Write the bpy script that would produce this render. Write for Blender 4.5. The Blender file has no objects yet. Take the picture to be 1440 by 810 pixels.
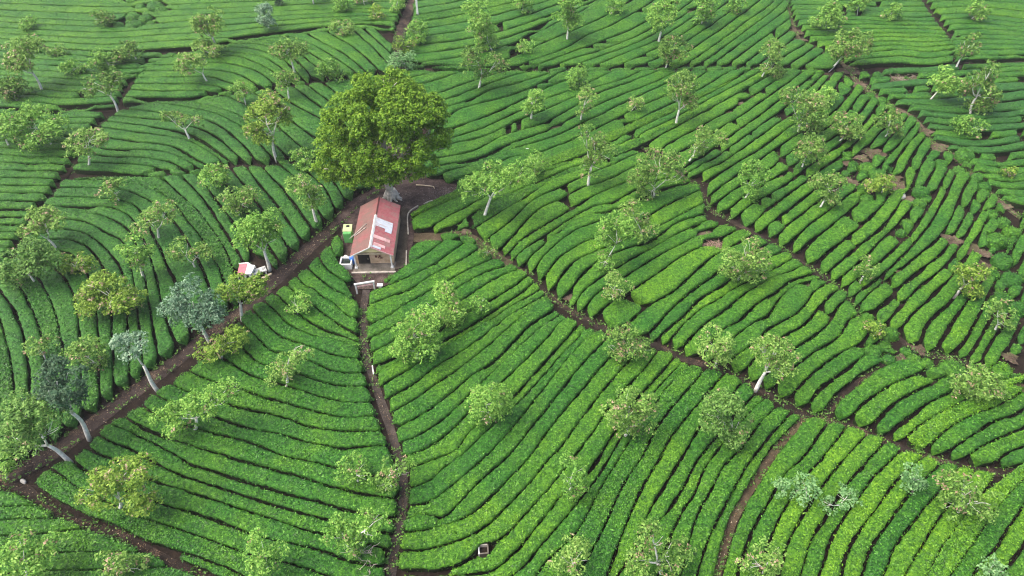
import bpy, bmesh, math, random
import numpy as np
from mathutils import Vector
random.seed(7); RNG = np.random.default_rng(7)
S = bpy.context.scene
S.cycles.use_denoising = True; S.cycles.pixel_filter_type = 'BLACKMAN_HARRIS'; S.cycles.filter_width = 1.15
COL = S.collection

# ------------------------------------------------------------------ camera
CAM_H = 40.0; PITCH = math.radians(44.0); FPX = 960.0
cd = bpy.data.cameras.new('camera'); cam = bpy.data.objects.new('camera', cd); COL.objects.link(cam)
cd.sensor_width = 36.0; cd.lens = 24.0; cd.clip_end = 5000; cd.clip_start = 0.5
cam.location = (0, 0, CAM_H); cam.rotation_euler = (math.radians(90) - PITCH, 0, 0)
S.camera = cam
CF = np.array([0, math.cos(PITCH), -math.sin(PITCH)]); CU = np.array([0, math.sin(PITCH), math.cos(PITCH)])

# ------------------------------------------------------------------ terrain
def hgt(x, y):
    x = np.asarray(x, float); y = np.asarray(y, float)
    h = 0.55*np.sin(x/13.0+0.8)*np.sin(y/17.0+0.4) + 0.45*np.sin(x/23.0-y/19.0+1.0)
    d = np.hypot(x+12.0, (y-46.0))
    m = np.clip((d-9.0)/12.0, 0, 1); m = m*m*(3-2*m)
    return h*m

def rays(p):
    p = np.atleast_2d(np.asarray(p, float))
    u = (p[:, 0]-720)/FPX; v = (p[:, 1]-405)/FPX
    return CF[None] + u[:, None]*np.array([[1.0, 0, 0]]) - v[:, None]*CU[None]

def un(p, dz=0.0):
    """points of the photograph -> points standing dz above the ground"""
    d = rays(p); z = np.zeros(len(d))
    for _ in range(12):
        t = (z + dz - CAM_H)/d[:, 2]
        q = t[:, None]*d
        z = hgt(q[:, 0], q[:, 1])
    q[:, 2] += CAM_H
    return q

def proj(q):
    q = np.atleast_2d(q) - np.array([[0, 0, CAM_H]])
    w = q @ CF
    return np.stack([720 + FPX*q[:, 0]/w, 405 - FPX*(q @ CU)/w], 1)

def g(x, y, dz=0.0):
    return Vector(un((x, y), dz)[0])

# ------------------------------------------------------------------ numeric noise
def _h(i, j, k):
    n = (i*374761393 + j*668265263 + k*2147483647) & 0x7fffffff
    n = ((n ^ (n >> 13))*1274126177) & 0x7fffffff
    return ((n ^ (n >> 16)) & 0xffff)/65535.0
def vnoise(p, s):
    q = np.asarray(p)*s; i = np.floor(q).astype(np.int64); f = q - i; f = f*f*(3-2*f)
    r = 0
    for a in (0, 1):
        for b in (0, 1):
            for c in (0, 1):
                w = (f[:, 0] if a else 1-f[:, 0])*(f[:, 1] if b else 1-f[:, 1])*(f[:, 2] if c else 1-f[:, 2])
                r = r + w*_h(i[:, 0]+a, i[:, 1]+b, i[:, 2]+c)
    return r*2-1

# ------------------------------------------------------------------ mesh helpers
def np_mesh(name, V, Q, mats, midx=None, smooth=True):
    me = bpy.data.meshes.new(name)
    V = np.ascontiguousarray(V, np.float32); Q = np.ascontiguousarray(Q, np.int32)
    me.vertices.add(len(V)); me.vertices.foreach_set('co', V.ravel())
    me.loops.add(Q.size); me.loops.foreach_set('vertex_index', Q.ravel())
    k = Q.shape[1]
    me.polygons.add(len(Q)); me.polygons.foreach_set('loop_start', np.arange(0, Q.size, k, dtype=np.int32))
    if midx is not None: me.polygons.foreach_set('material_index', np.ascontiguousarray(midx, np.int32))
    if smooth is True: me.polygons.foreach_set('use_smooth', np.ones(len(Q), bool))
    elif smooth is not False: me.polygons.foreach_set('use_smooth', np.ascontiguousarray(smooth, bool))
    for m in mats: me.materials.append(m)
    me.update(calc_edges=True); me.validate()
    return me

def link(name, me, parent=None):
    o = bpy.data.objects.new(name, me); COL.objects.link(o)
    if parent is not None: o.parent = parent
    return o

def tag(o, label=None, cat=None, group=None, kind=None):
    if label: o['label'] = label
    if cat: o['category'] = cat
    if group: o['group'] = group
    if kind: o['kind'] = kind
    return o

def thing(name, label, cat, loc, rz=0.0, group=None):
    o = bpy.data.objects.new(name, None); COL.objects.link(o)
    o.location = loc; o.rotation_euler = (0, 0, rz); o.empty_display_size = 0.3
    return tag(o, label, cat, group)

class MB:
    """collects boxes, prisms and tubes into one mesh"""
    def __init__(s): s.bm = bmesh.new()
    def box(s, c, d, rot=None, bev=0.0):
        r = bmesh.ops.create_cube(s.bm, size=1.0); vs = r['verts']
        for v in vs: v.co = Vector((v.co.x*d[0], v.co.y*d[1], v.co.z*d[2]))
        if bev > 0:
            es = list({e for v in vs for e in v.link_edges})
            r2 = bmesh.ops.bevel(s.bm, geom=es, offset=bev, segments=2, affect='EDGES', profile=0.5)
            vs = list({v for f in r2['faces'] for v in f.verts} | {v for v in vs if v.is_valid})
        for v in vs:
            if rot is not None: v.co = rot @ v.co
            v.co += Vector(c)
        return s
    def prism(s, pts, ext):
        a = [s.bm.verts.new(Vector(p)) for p in pts]; b = [s.bm.verts.new(Vector(p)+Vector(ext)) for p in pts]
        n = len(pts)
        s.bm.faces.new(a[::-1]); s.bm.faces.new(b)
        for i in range(n): s.bm.faces.new((a[i], a[(i+1) % n], b[(i+1) % n], b[i]))
        return s
    def tube(s, pts, rad, n=7):
        pts = [Vector(p) for p in pts]; rings = []
        for i, p in enumerate(pts):
            t = (pts[min(i+1, len(pts)-1)] - pts[max(i-1, 0)]).normalized()
            a = t.cross(Vector((0.31, 0.95, 0.05)) if abs(t.y) < 0.9 else Vector((1, 0, 0.1))).normalized(); b = t.cross(a)
            r = rad[i] if hasattr(rad, '__len__') else rad
            rings.append([s.bm.verts.new(p + (a*math.cos(2*math.pi*k/n) + b*math.sin(2*math.pi*k/n))*r) for k in range(n)])
        for i in range(len(rings)-1):
            for k in range(n):
                f = s.bm.faces.new((rings[i][k], rings[i][(k+1) % n], rings[i+1][(k+1) % n], rings[i+1][k])); f.smooth = True
        s.bm.faces.new(rings[0][::-1]); s.bm.faces.new(rings[-1])
        return s
    def build(s, name, mat, parent=None):
        bmesh.ops.recalc_face_normals(s.bm, faces=s.bm.faces)
        me = bpy.data.meshes.new(name); s.bm.to_mesh(me); s.bm.free(); me.materials.append(mat)
        return link(name, me, parent)

# ------------------------------------------------------------------ materials
def newmat(name):
    m = bpy.data.materials.new(name); m.use_nodes = True; nt = m.node_tree
    b = nt.nodes['Principled BSDF']; return m, nt, b
def N(nt, t, **kw):
    n = nt.nodes.new(t)
    for k, v in kw.items(): setattr(n, k, v)
    return n
def noise(nt, scale, detail=3.0, rough=0.55, coord=None):
    n = N(nt, 'ShaderNodeTexNoise'); n.inputs['Scale'].default_value = scale; n.inputs['Detail'].default_value = detail
    n.inputs['Roughness'].default_value = rough
    if coord is None:
        gm = nt.nodes.get('GEO') or N(nt, 'ShaderNodeNewGeometry', name='GEO')
        coord = gm.outputs['Position']
    nt.links.new(coord, n.inputs['Vector']); return n.outputs['Fac']
def ramp(nt, fac, stops):
    r = N(nt, 'ShaderNodeValToRGB'); e = r.color_ramp.elements
    while len(e) < len(stops): e.new(0.5)
    for i, (p, c) in enumerate(stops):
        e[i].position = p; e[i].color = (*c, 1)
    nt.links.new(fac, r.inputs['Fac']); return r.outputs['Color']
def mixc(nt, fac, a, b, mode='MIX'):
    m = N(nt, 'ShaderNodeMix', data_type='RGBA', blend_type=mode)
    for s, v in ((m.inputs['Factor'], fac), (m.inputs['A'], a), (m.inputs['B'], b)):
        if hasattr(v, 'links'): nt.links.new(v, s)
        elif isinstance(v, (int, float)): s.default_value = v
        else: s.default_value = (*v, 1)
    return m.outputs['Result']
def mth(nt, op, a, b=None, c=None, clamp=False):
    m = N(nt, 'ShaderNodeMath', operation=op); m.use_clamp = clamp
    for i, v in enumerate((a, b, c)):
        if v is None: continue
        if hasattr(v, 'links'): nt.links.new(v, m.inputs[i])
        else: m.inputs[i].default_value = v
    return m.outputs[0]
def bump(nt, b, h, strength, dist):
    n = N(nt, 'ShaderNodeBump'); n.inputs['Strength'].default_value = strength; n.inputs['Distance'].default_value = dist
    nt.links.new(h, n.inputs['Height']); nt.links.new(n.outputs['Normal'], b.inputs['Normal'])
def rough(b, r, spec=0.3):
    b.inputs['Roughness'].default_value = r; b.inputs['Specular IOR Level'].default_value = spec

def simple(name, ca, cb, scale=3.0, r=0.7, spec=0.3, bs=0.2, detail=4.0, lo=0.35, hi=0.65):
    m, nt, b = newmat(name)
    f = noise(nt, scale, detail)
    nt.links.new(ramp(nt, f, [(lo, ca), (hi, cb)]), b.inputs['Base Color']); rough(b, r, spec)
    if bs: bump(nt, b, f, bs, 0.05)
    return m

def hedge_mats():
    # body of the clipped hedge; Object colour carries (flush of young leaf, dull old leaf, per-row random)
    m, nt, b = newmat('tea_foliage')
    oi = N(nt, 'ShaderNodeObjectInfo'); sp = N(nt, 'ShaderNodeSeparateColor'); nt.links.new(oi.outputs['Color'], sp.inputs['Color'])
    f1 = noise(nt, 4.5, 5.0, 0.85); f2 = noise(nt, 0.32, 3.0); f3 = noise(nt, 1.3, 2.0)
    base = ramp(nt, f1, [(0.38, TEA[0]), (0.50, TEA[1]), (0.62, TEA[2])])
    fac = mth(nt, 'MULTIPLY_ADD', mth(nt, 'SUBTRACT', f2, 0.5), 1.6, sp.outputs[0])
    fac = mth(nt, 'MULTIPLY', fac, mth(nt, 'MULTIPLY_ADD', f3, 1.6, 0.1), clamp=True)
    c = mixc(nt, fac, base, ramp(nt, f1, [(0.38, TEAF[0]), (0.50, TEAF[1]), (0.62, TEAF[2])]))
    c = mixc(nt, sp.outputs[1], c, ramp(nt, f1, [(0.36, TEAO[0]), (0.64, TEAO[1])]))
    nt.links.new(c, b.inputs['Base Color']); rough(b, 0.6, 0.25)
    bump(nt, b, f1, 1.0, 0.10)
    # single leaves standing off the clipped surface
    l, nt, b = newmat('tea_leaf')
    oi = N(nt, 'ShaderNodeObjectInfo'); sp = N(nt, 'ShaderNodeSeparateColor'); nt.links.new(oi.outputs['Color'], sp.inputs['Color'])
    gm = N(nt, 'ShaderNodeNewGeometry', name='GEO'); rnd0 = gm.outputs['Random Per Island']
    rnd = mth(nt, 'ADD', mth(nt, 'MULTIPLY', rnd0, 0.7), mth(nt, 'MULTIPLY', ramp(nt, noise(nt, 3.6, 3.0, 0.8), [(0.36, (0, 0, 0)), (0.64, (1, 1, 1))]), 0.3))
    f2 = noise(nt, 0.32, 3.0); f3 = noise(nt, 1.3, 2.0)
    base = ramp(nt, rnd, [(0.12, TEA[0]), (0.45, TEA[1]), (0.75, TEA[2]), (0.95, TEA[3])])
    fac = mth(nt, 'MULTIPLY_ADD', mth(nt, 'SUBTRACT', f2, 0.5), 1.6, sp.outputs[0])
    fac = mth(nt, 'MULTIPLY', fac, mth(nt, 'MULTIPLY_ADD', f3, 1.6, 0.1), clamp=True)
    c = mixc(nt, fac, base, ramp(nt, rnd, [(0.12, TEAF[0]), (0.45, TEAF[1]), (0.75, TEAF[2]), (0.95, TEAF[3])]))
    c = mixc(nt, sp.outputs[1], c, ramp(nt, rnd, [(0.15, TEAO[0]), (0.85, TEAO[1])]))
    nt.links.new(c, b.inputs['Base Color']); rough(b, 0.5, 0.3)
    return m, l
TEA = [(0.007, 0.042, 0.005), (0.022, 0.112, 0.009), (0.055, 0.205, 0.016), (0.11, 0.31, 0.03)]
TEAF = [(0.022, 0.080, 0.006), (0.085, 0.225, 0.010), (0.170, 0.350, 0.016), (0.215, 0.40, 0.026)]
TEAO = [(0.008, 0.040, 0.008), (0.046, 0.170, 0.030)]
M_HEDGE, M_TLEAF = hedge_mats()
M_STEM_SHADE = simple('tea_stems_shade', (0.012, 0.016, 0.008), (0.030, 0.050, 0.016), 9.0, 0.9, 0.1, 0.8) if 'simple' in globals() else None  # woody stems on hedge sides, coloured near black to carry the gap shade too

def leafmat(name, stops, transl=0.25, big=0.5):
    m, nt, b = newmat(name)
    gm = N(nt, 'ShaderNodeNewGeometry', name='GEO'); oi = N(nt, 'ShaderNodeObjectInfo')
    f = noise(nt, 0.9, 2.0)
    r = mth(nt, 'ADD', mth(nt, 'MULTIPLY', gm.outputs['Random Per Island'], 0.62), mth(nt, 'MULTIPLY', f, 0.38))
    r = mth(nt, 'ADD', r, mth(nt, 'MULTIPLY', mth(nt, 'SUBTRACT', oi.outputs['Random'], 0.5), 0.22))
    c = ramp(nt, r, stops)
    nt.links.new(c, b.inputs['Base Color']); rough(b, 0.55, 0.25)
    tr = N(nt, 'ShaderNodeBsdfTranslucent'); nt.links.new(c, tr.inputs['Color'])
    mx = N(nt, 'ShaderNodeMixShader'); mx.inputs[0].default_value = transl
    nt.links.new(b.outputs[0], mx.inputs[1]); nt.links.new(tr.outputs[0], mx.inputs[2])
    nt.links.new(mx.outputs[0], nt.nodes['Material Output'].inputs['Surface'])
    return m
LEAF = {
 'g': leafmat('fresh_leaf', [(0.15, (0.05, 0.15, 0.022)), (0.5, (0.17, 0.38, 0.055)), (0.85, (0.36, 0.58, 0.12))]),
 'y': leafmat('yellow_leaf', [(0.15, (0.05, 0.12, 0.014)), (0.5, (0.17, 0.31, 0.035)), (0.85, (0.35, 0.50, 0.08))]),
 'o': leafmat('olive_leaf', [(0.15, (0.040, 0.115, 0.018)), (0.5, (0.155, 0.315, 0.050)), (0.85, (0.34, 0.52, 0.125))]),
 'b': leafmat('blue_leaf', [(0.15, (0.045, 0.12, 0.055)), (0.5, (0.19, 0.33, 0.20)), (0.85, (0.42, 0.56, 0.38))]),
 'd': leafmat('dark_leaf', [(0.1, (0.014, 0.045, 0.022)), (0.5, (0.05, 0.12, 0.06)), (0.9, (0.13, 0.22, 0.11))]),
 'm': leafmat('mint_leaf', [(0.15, (0.05, 0.15, 0.045)), (0.5, (0.15, 0.33, 0.11)), (0.85, (0.29, 0.48, 0.20))]),
 'n': leafmat('mid_leaf', [(0.15, (0.045, 0.12, 0.022)), (0.5, (0.14, 0.30, 0.055)), (0.85, (0.29, 0.47, 0.12))]),
 'B': leafmat('spreading_leaf', [(0.15, (0.038, 0.105, 0.008)), (0.5, (0.135, 0.285, 0.018)), (0.85, (0.29, 0.46, 0.040))]),
}
M_POD = leafmat('seed_pods', [(0.1, (0.17, 0.12, 0.07)), (0.5, (0.34, 0.25, 0.15)), (0.9, (0.50, 0.38, 0.27))], 0.1)
M_BARK = simple('pale_bark', (0.58, 0.56, 0.52), (0.86, 0.84, 0.79), 5.0, 0.85)
M_BARK2 = simple('grey_bark', (0.42, 0.38, 0.33), (0.78, 0.72, 0.64), 3.0, 0.9)
M_TWIG = simple('dead_wood', (0.35, 0.28, 0.25), (0.62, 0.54, 0.50), 5.0, 0.9)
M_WHITE = simple('white_paint', (0.62, 0.62, 0.60), (0.84, 0.84, 0.82), 3.0, 0.55, 0.4, 0.05)
M_CONC = simple('concrete', (0.10, 0.090, 0.072), (0.22, 0.195, 0.165), 2.0, 0.9)
M_KERB = simple('kerb_concrete', (0.30, 0.27, 0.23), (0.58, 0.53, 0.46), 4.0, 0.85)
# ------------------------------------------------------------------ the plan of the place (traced in photograph points, set out on the ground)
PATHS = {   # name: (points, width in metres)
 'dirt_track': ([(-30,692),(10,672),(30,662),(65,642),(100,617),(138,588),(200,541),(240,512),(265,493),(300,464),(346,431),(378,401),(405,376),(430,352),(455,330),(480,306),(498,288),(522,270),(548,258)], 1.12),
 'dirt_track_far': ([(548,256),(549,220),(550,180),(553,130),(557,95),(559,70),(562,48),(572,20),(578,0),(584,-25),(590,-60)], 1.12),
 'side_track': ([(-30,682),(0,680),(30,683),(42,692),(60,709),(90,727),(112,736),(150,745),(180,757),(215,777),(245,793),(290,812),(335,835),(370,855)], 0.42),
 'footpath': ([(516,385),(514,410),(511,428),(511,450),(511,480),(516,505),(524,530),(534,560),(545,590),(552,613),(560,640),(566,668),(567,700),(563,730),(557,757),(552,785),(549,812),(547,850)], 0.40),
 'diagonal_path': ([(578,331),(600,331),(628,330),(648,327),(665,335),(682,347),(700,363),(722,374),(742,383),(757,399),(770,412),(785,424),(800,434),(822,446),(845,457),(875,470),(905,479),(930,487),(962,502),(990,510),(1018,519),(1050,536),(1085,555),(1112,571),(1135,582),(1165,590),(1200,600),(1240,616),(1290,636),(1340,651),(1390,661),(1440,661),(1500,650)], 0.44),
 'diagonal_path_start': ([(574,330),(590,332),(610,331),(630,330),(648,328),(664,334),(680,345),(698,360),(716,371)], 0.85),
 'branch_path': ([(1135,585),(1120,600),(1100,622),(1080,647),(1060,680),(1043,707),(1032,730),(1023,755),(1014,785),(1008,805),(1000,835)], 0.38),
 'cross_path': ([(562,88),(590,96),(620,97),(650,99),(690,99),(720,101),(760,101),(800,98),(850,99),(900,98),(960,97),(1000,97),(1060,97),(1100,99),(1150,103),(1190,104)], 0.70),
 'gully_path': ([(1098,-40),(1106,0),(1112,25),(1120,45),(1128,58),(1150,70),(1180,84),(1196,98),(1206,115),(1225,128),(1250,145),(1280,160),(1300,180),(1312,203),(1335,213),(1352,225),(1372,248),(1392,268),(1412,286),(1430,300),(1460,320)], 0.40),
 'hedge_lane': ([(878,172),(882,185),(893,198),(905,207),(930,226),(952,242),(972,254),(988,264),(992,280),(996,292),(1016,303),(1040,315),(1060,326),(1085,341),(1105,353),(1130,369),(1155,385),(1180,405),(1195,424),(1210,447),(1225,460),(1253,466),(1280,485),(1300,496),(1345,503),(1385,525),(1425,540),(1470,550)], 0.36),
 'stub_lane': ([(1160,586),(1175,564),(1193,549),(1218,529),(1240,516),(1270,504),(1293,495)], 0.34),
 'top_lane': ([(718,82),(735,60),(748,50),(765,38),(780,29)], 0.30),
 'corner_lane': ([(1292,-14),(1298,0),(1313,22),(1330,43),(1344,58)], 0.38),
 'right_lane': ([(1335,78),(1350,85),(1370,88),(1393,89),(1440,85),(1500,80)], 0.30),
 'upper_left_lane': ([(80,159),(108,155),(150,155),(170,152),(190,149),(213,144),(271,143),(301,135),(351,129),(385,123),(418,119),(443,115),(488,112),(540,104)], 0.26),
 'upper_left_lane_two': ([(165,154),(172,138),(181,120),(195,103),(208,88),(226,83),(251,75),(271,73),(321,63),(360,56),(410,49),(460,43),(500,39),(535,40),(558,50)], 0.26),
 'left_lane': ([(165,154),(148,168),(138,176),(122,200),(103,231),(85,256),(73,278),(58,291),(40,320),(26,345),(10,375)], 0.27),
 'mid_left_lane': ([(208,250),(235,244),(250,245),(275,243),(313,237),(333,232),(360,233),(385,232),(410,228),(435,221),(468,214)], 0.22),
}
YARD = [(532,268),(545,240),(575,240),(600,250),(625,258),(640,262),(640,270),(628,278),(608,286),(590,294),(578,303),(575,330),(573,360),(571,380),(556,388),(545,394),(528,400),(506,400),(505,391),(497,381),(481,379),(480,366),(486,358),(484,340),(490,327),(486,315),(478,306),(490,288)]
BARE = [(1195,98,13),(1206,118,11),(1262,113,13),(1226,214,11),(1212,222,8),(1196,256,9),(1262,262,13),(1258,250,8),(1276,280,8),(1318,206,12),(1352,222,10),(1342,338,10),(1372,352,11),(1384,374,9),(1002,346,13),(990,330,9),(973,18,7),(782,181,7),(1040,145,5),(1118,46,9),(1124,57,8),(1268,505,7),(1292,492,8),(1420,503,9),(1434,545,7),(655,326,6),(800,420,6),(1100,250,4),(1025,160,5),(1190,230,7),(1238,218,7),(1284,112,8),(1300,186,9),(1410,290,9),(1330,335,7),(1390,360,6),(1135,405,5),(1262,383,4)]
BUSHES = {
 'beside the gully on the right': [(1192,216,7),(1201,231,8),(1190,242,6),(1220,235,11),(1234,245,12),(1217,262,10),(1219,279,10),(1296,269,11),(1293,286,10),(1253,236,5),(1324,229,9),(1357,219,13),(1350,238,8),(1374,249,9),(1384,262,10),(1277,312,8),(1268,325,7),(1235,106,8),(1224,133,7),(1241,140,7),(1252,147,5),(1256,152,6)],
 'near the right edge of the photo': [(1402,338,15),(1424,326,12),(1410,366,14),(1396,383,10),(1422,392,13),(1410,420,14),(1432,432,12),(1386,516,8),(1410,522,14),(1432,530,9),(1415,240,9),(1395,300,9),(1412,312,10)],
 'amid the ragged right field': [(1221,446,9),(1234,460,13),(1254,468,11),(1246,484,9),(1228,493,12),(1251,503,9),(1305,508,9),(1276,492,8),(1340,520,17),(1287,502,9)],
 'clumped at the top left': [(184,3,8),(198,11,8),(219,9,13),(226,16,10),(187,24,11),(205,27,10),(188,36,13),(167,37,9),(213,32,6)],
}
# fields: guide lines along the gaps between the hedges, and how many hedges lie between one guide and the next
A=[[(474,327),(482,340),(487,352)],[(463,342),(474,363),(481,366)],[(446,358),(460,378),(478,391),(496,402),(507,410)],[(431,375),(445,388),(468,406),(490,416),(506,425)],[(415,386),(430,403),(440,406),(455,418),(470,426),(485,441),(504,449)],[(402,400),(423,416),(438,427),(455,441),(470,451),(504,470)],[(385,411),(397,421),(425,446),(450,460),(480,469),(505,478)],[(369,421),(385,436),(408,457),(435,469),(473,477),(505,487)],[(350,432),(360,441),(375,456),(393,472),(420,481),(443,489),(478,500),(508,504)],[(334,450),(360,473),(379,492),(395,496),(433,506),(465,520),(490,524),(513,523)],[(316,470),(346,494),(360,507),(380,515),(428,529),(460,538),(485,543),(519,543)],[(300,493),(333,516),(360,530),(410,544),(453,558),(488,565),(525,565)],[(262,520),(281,529),(346,549),(360,555),(398,565),(448,579),(485,586),(530,584)],[(238,538),(263,550),(331,571),(360,578),(410,590),(435,599),(485,606),(539,606)],[(214,552),(238,565),(308,589),(360,605),(385,608),(430,621),(460,626),(483,631),(510,628),(548,626)],[(198,568),(220,583),(298,609),(321,614),(358,624),(398,640),(435,648),(485,660),(520,668),(560,670)],[(172,584),(200,600),(260,623),(300,636),(358,653),(410,667),(460,682),(523,696),(565,702)],[(150,594),(185,608),(218,623),(248,640),(270,653),(300,662),(358,680),(410,695),(455,707),(490,718),(520,723),(560,728)],[(122,628),(139,638),(165,648),(208,673),(250,686),(300,702),(358,721),(392,732),(430,745),(470,752),(515,764),(552,772)],[(100,645),(125,665),(225,708),(270,721),(313,735),(358,752),(395,761),(420,767),(460,777),(485,787),(515,793),(550,796)],[(66,655),(118,691),(163,712),(190,725),(250,744),(300,762),(356,780),(398,790),(435,801),(470,813),(540,828)],[(43,678),(93,709),(150,735),(215,762),(288,785),(326,800),(360,818),(420,850)],[(36,690),(90,727),(150,747),(215,780),(288,811),(330,830),(380,860)]]
A_n=[1]*17+[2]+[1]*4
B=[[(522,396),(548,384),(560,374),(574,350),(590,338)],[(530,399),(550,388),(572,372),(598,357),(628,335)],[(514,412),(540,402),(573,390),(611,371),(636,353),(657,338)],[(514,430),(548,417),(578,406),(590,398),(613,383),(648,366),(678,346)],[(514,459),(540,447),(575,425),(618,401),(660,378),(702,360)],[(515,477),(540,466),(560,456),(593,438),(648,402),(683,383),(718,370)],[(517,497),(545,484),(560,475),(645,425),(685,398),(712,384),(733,377)],[(522,514),(555,501),(600,475),(648,444),(668,434),(708,411),(745,385)],[(524,524),(553,511),(600,488),(633,472),(661,456),(720,418),(752,395)],[(532,544),(578,517),(605,498),(640,477),(680,453),(720,427),(762,403)],[(541,563),(586,536),(611,516),(661,486),(720,439),(768,411)],[(546,581),(581,563),(611,541),(661,506),(720,455),(748,431),(772,416)],[(550,606),(598,579),(636,551),(661,529),(696,505),(720,481),(745,456),(782,432)],[(558,622),(580,616),(593,609),(623,589),(661,554),(720,495),(758,461),(789,438)],[(563,643),(605,627),(633,607),(658,581),(720,524),(770,474),(788,452),(799,444)],[(570,659),(625,640),(643,630),(661,607),(680,590),(720,558),(745,531),(783,489),(816,452)],[(570,688),(605,675),(625,656),(653,635),(683,607),(695,596),(728,565),(752,538),(790,495),(826,458)],[(568,711),(608,703),(631,686),(668,655),(716,607),(758,554),(793,509),(815,484),(840,462)],[(565,728),(603,722),(620,725),(638,715),(661,690),(688,665),(720,635),(741,608),(770,574),(815,516),(858,472)],[(560,746),(600,744),(631,735),(661,724),(686,703),(720,669),(745,642),(770,607),(820,546),(855,506),(880,484)],[(555,774),(600,772),(641,761),(673,746),(696,730),(720,705),(748,675),(770,648),(790,628),(805,607),(840,559),(873,521),(900,490)],[(552,800),(623,799),(671,780),(688,770),(720,743),(750,710),(783,673),(805,645),(820,626),(835,607),(848,586),(880,546),(905,519),(928,490)],[(552,807),(610,807),(656,806),(693,800),(720,781),(763,730),(785,702),(833,657),(855,620),(895,561),(905,549),(933,519),(950,498)],[(560,858),(650,850),(715,835),(753,810),(770,787),(803,757),(820,735),(845,685),(870,645),(883,623),(905,588),(920,571),(933,549),(950,531),(972,511)],[(775,860),(800,825),(828,782),(850,740),(875,685),(903,642),(920,607),(938,581),(958,559),(978,535),(993,516)],[(830,860),(845,830),(857,799),(880,740),(900,692),(928,642),(948,609),(983,566),(1020,523)],[(845,860),(860,825),(870,807),(895,767),(905,737),(928,692),(958,645),(980,607),(995,586),(1026,559),(1046,534)],[(868,860),(885,825),(905,770),(920,740),(940,717),(960,687),(975,657),(990,635),(1037,579),(1064,550)],[(905,860),(920,825),(938,767),(955,727),(978,690),(988,665),(1005,637),(1045,589),(1078,556)],[(935,860),(950,825),(970,760),(983,720),(1005,680),(1018,655),(1043,630),(1065,600),(1093,570)],[(965,860),(975,825),(981,807),(998,755),(1020,710),(1053,651),(1080,615),(1115,578)],[(990,860),(1000,825),(1008,805),(1023,755),(1043,707),(1080,647),(1120,600),(1135,583)]]
B_n=[1]*15+[1,1,1,1,1,1,1,2]+[1]*8
B_n=B_n[:len(B)-1]
C=[[(998,840),(1008,805),(1023,755),(1043,707),(1080,647),(1120,600),(1137,582)],[(1028,840),(1043,790),(1058,747),(1080,708),(1105,665),(1125,648),(1140,630),(1155,607),(1166,592)],[(1055,850),(1080,770),(1095,732),(1113,700),(1133,670),(1158,642),(1185,607),(1194,597)],[(1082,850),(1095,810),(1113,755),(1138,710),(1155,685),(1190,642),(1222,608)],[(1112,850),(1128,807),(1143,755),(1163,725),(1188,685),(1220,647),(1248,617)],[(1138,850),(1153,807),(1170,757),(1205,705),(1228,672),(1270,632)],[(1168,850),(1183,807),(1193,772),(1225,725),(1260,677),(1302,638)],[(1195,850),(1213,807),(1225,772),(1243,745),(1280,695),(1325,650)],[(1222,850),(1243,807),(1260,767),(1300,715),(1330,680),(1352,653)],[(1250,850),(1273,807),(1293,775),(1320,730),(1355,682),(1374,658)],[(1278,850),(1305,807),(1325,770),(1353,732),(1380,695),(1402,666)],[(1305,850),(1340,802),(1363,770),(1388,732),(1413,700),(1440,672),(1458,655)],[(1345,850),(1380,792),(1403,767),(1418,742),(1440,710),(1480,660)],[(1375,850),(1410,807),(1440,767),(1475,722),(1510,680)],[(1420,850),(1455,807),(1500,750),(1530,710)]]
C_n=[1]*14
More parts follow.
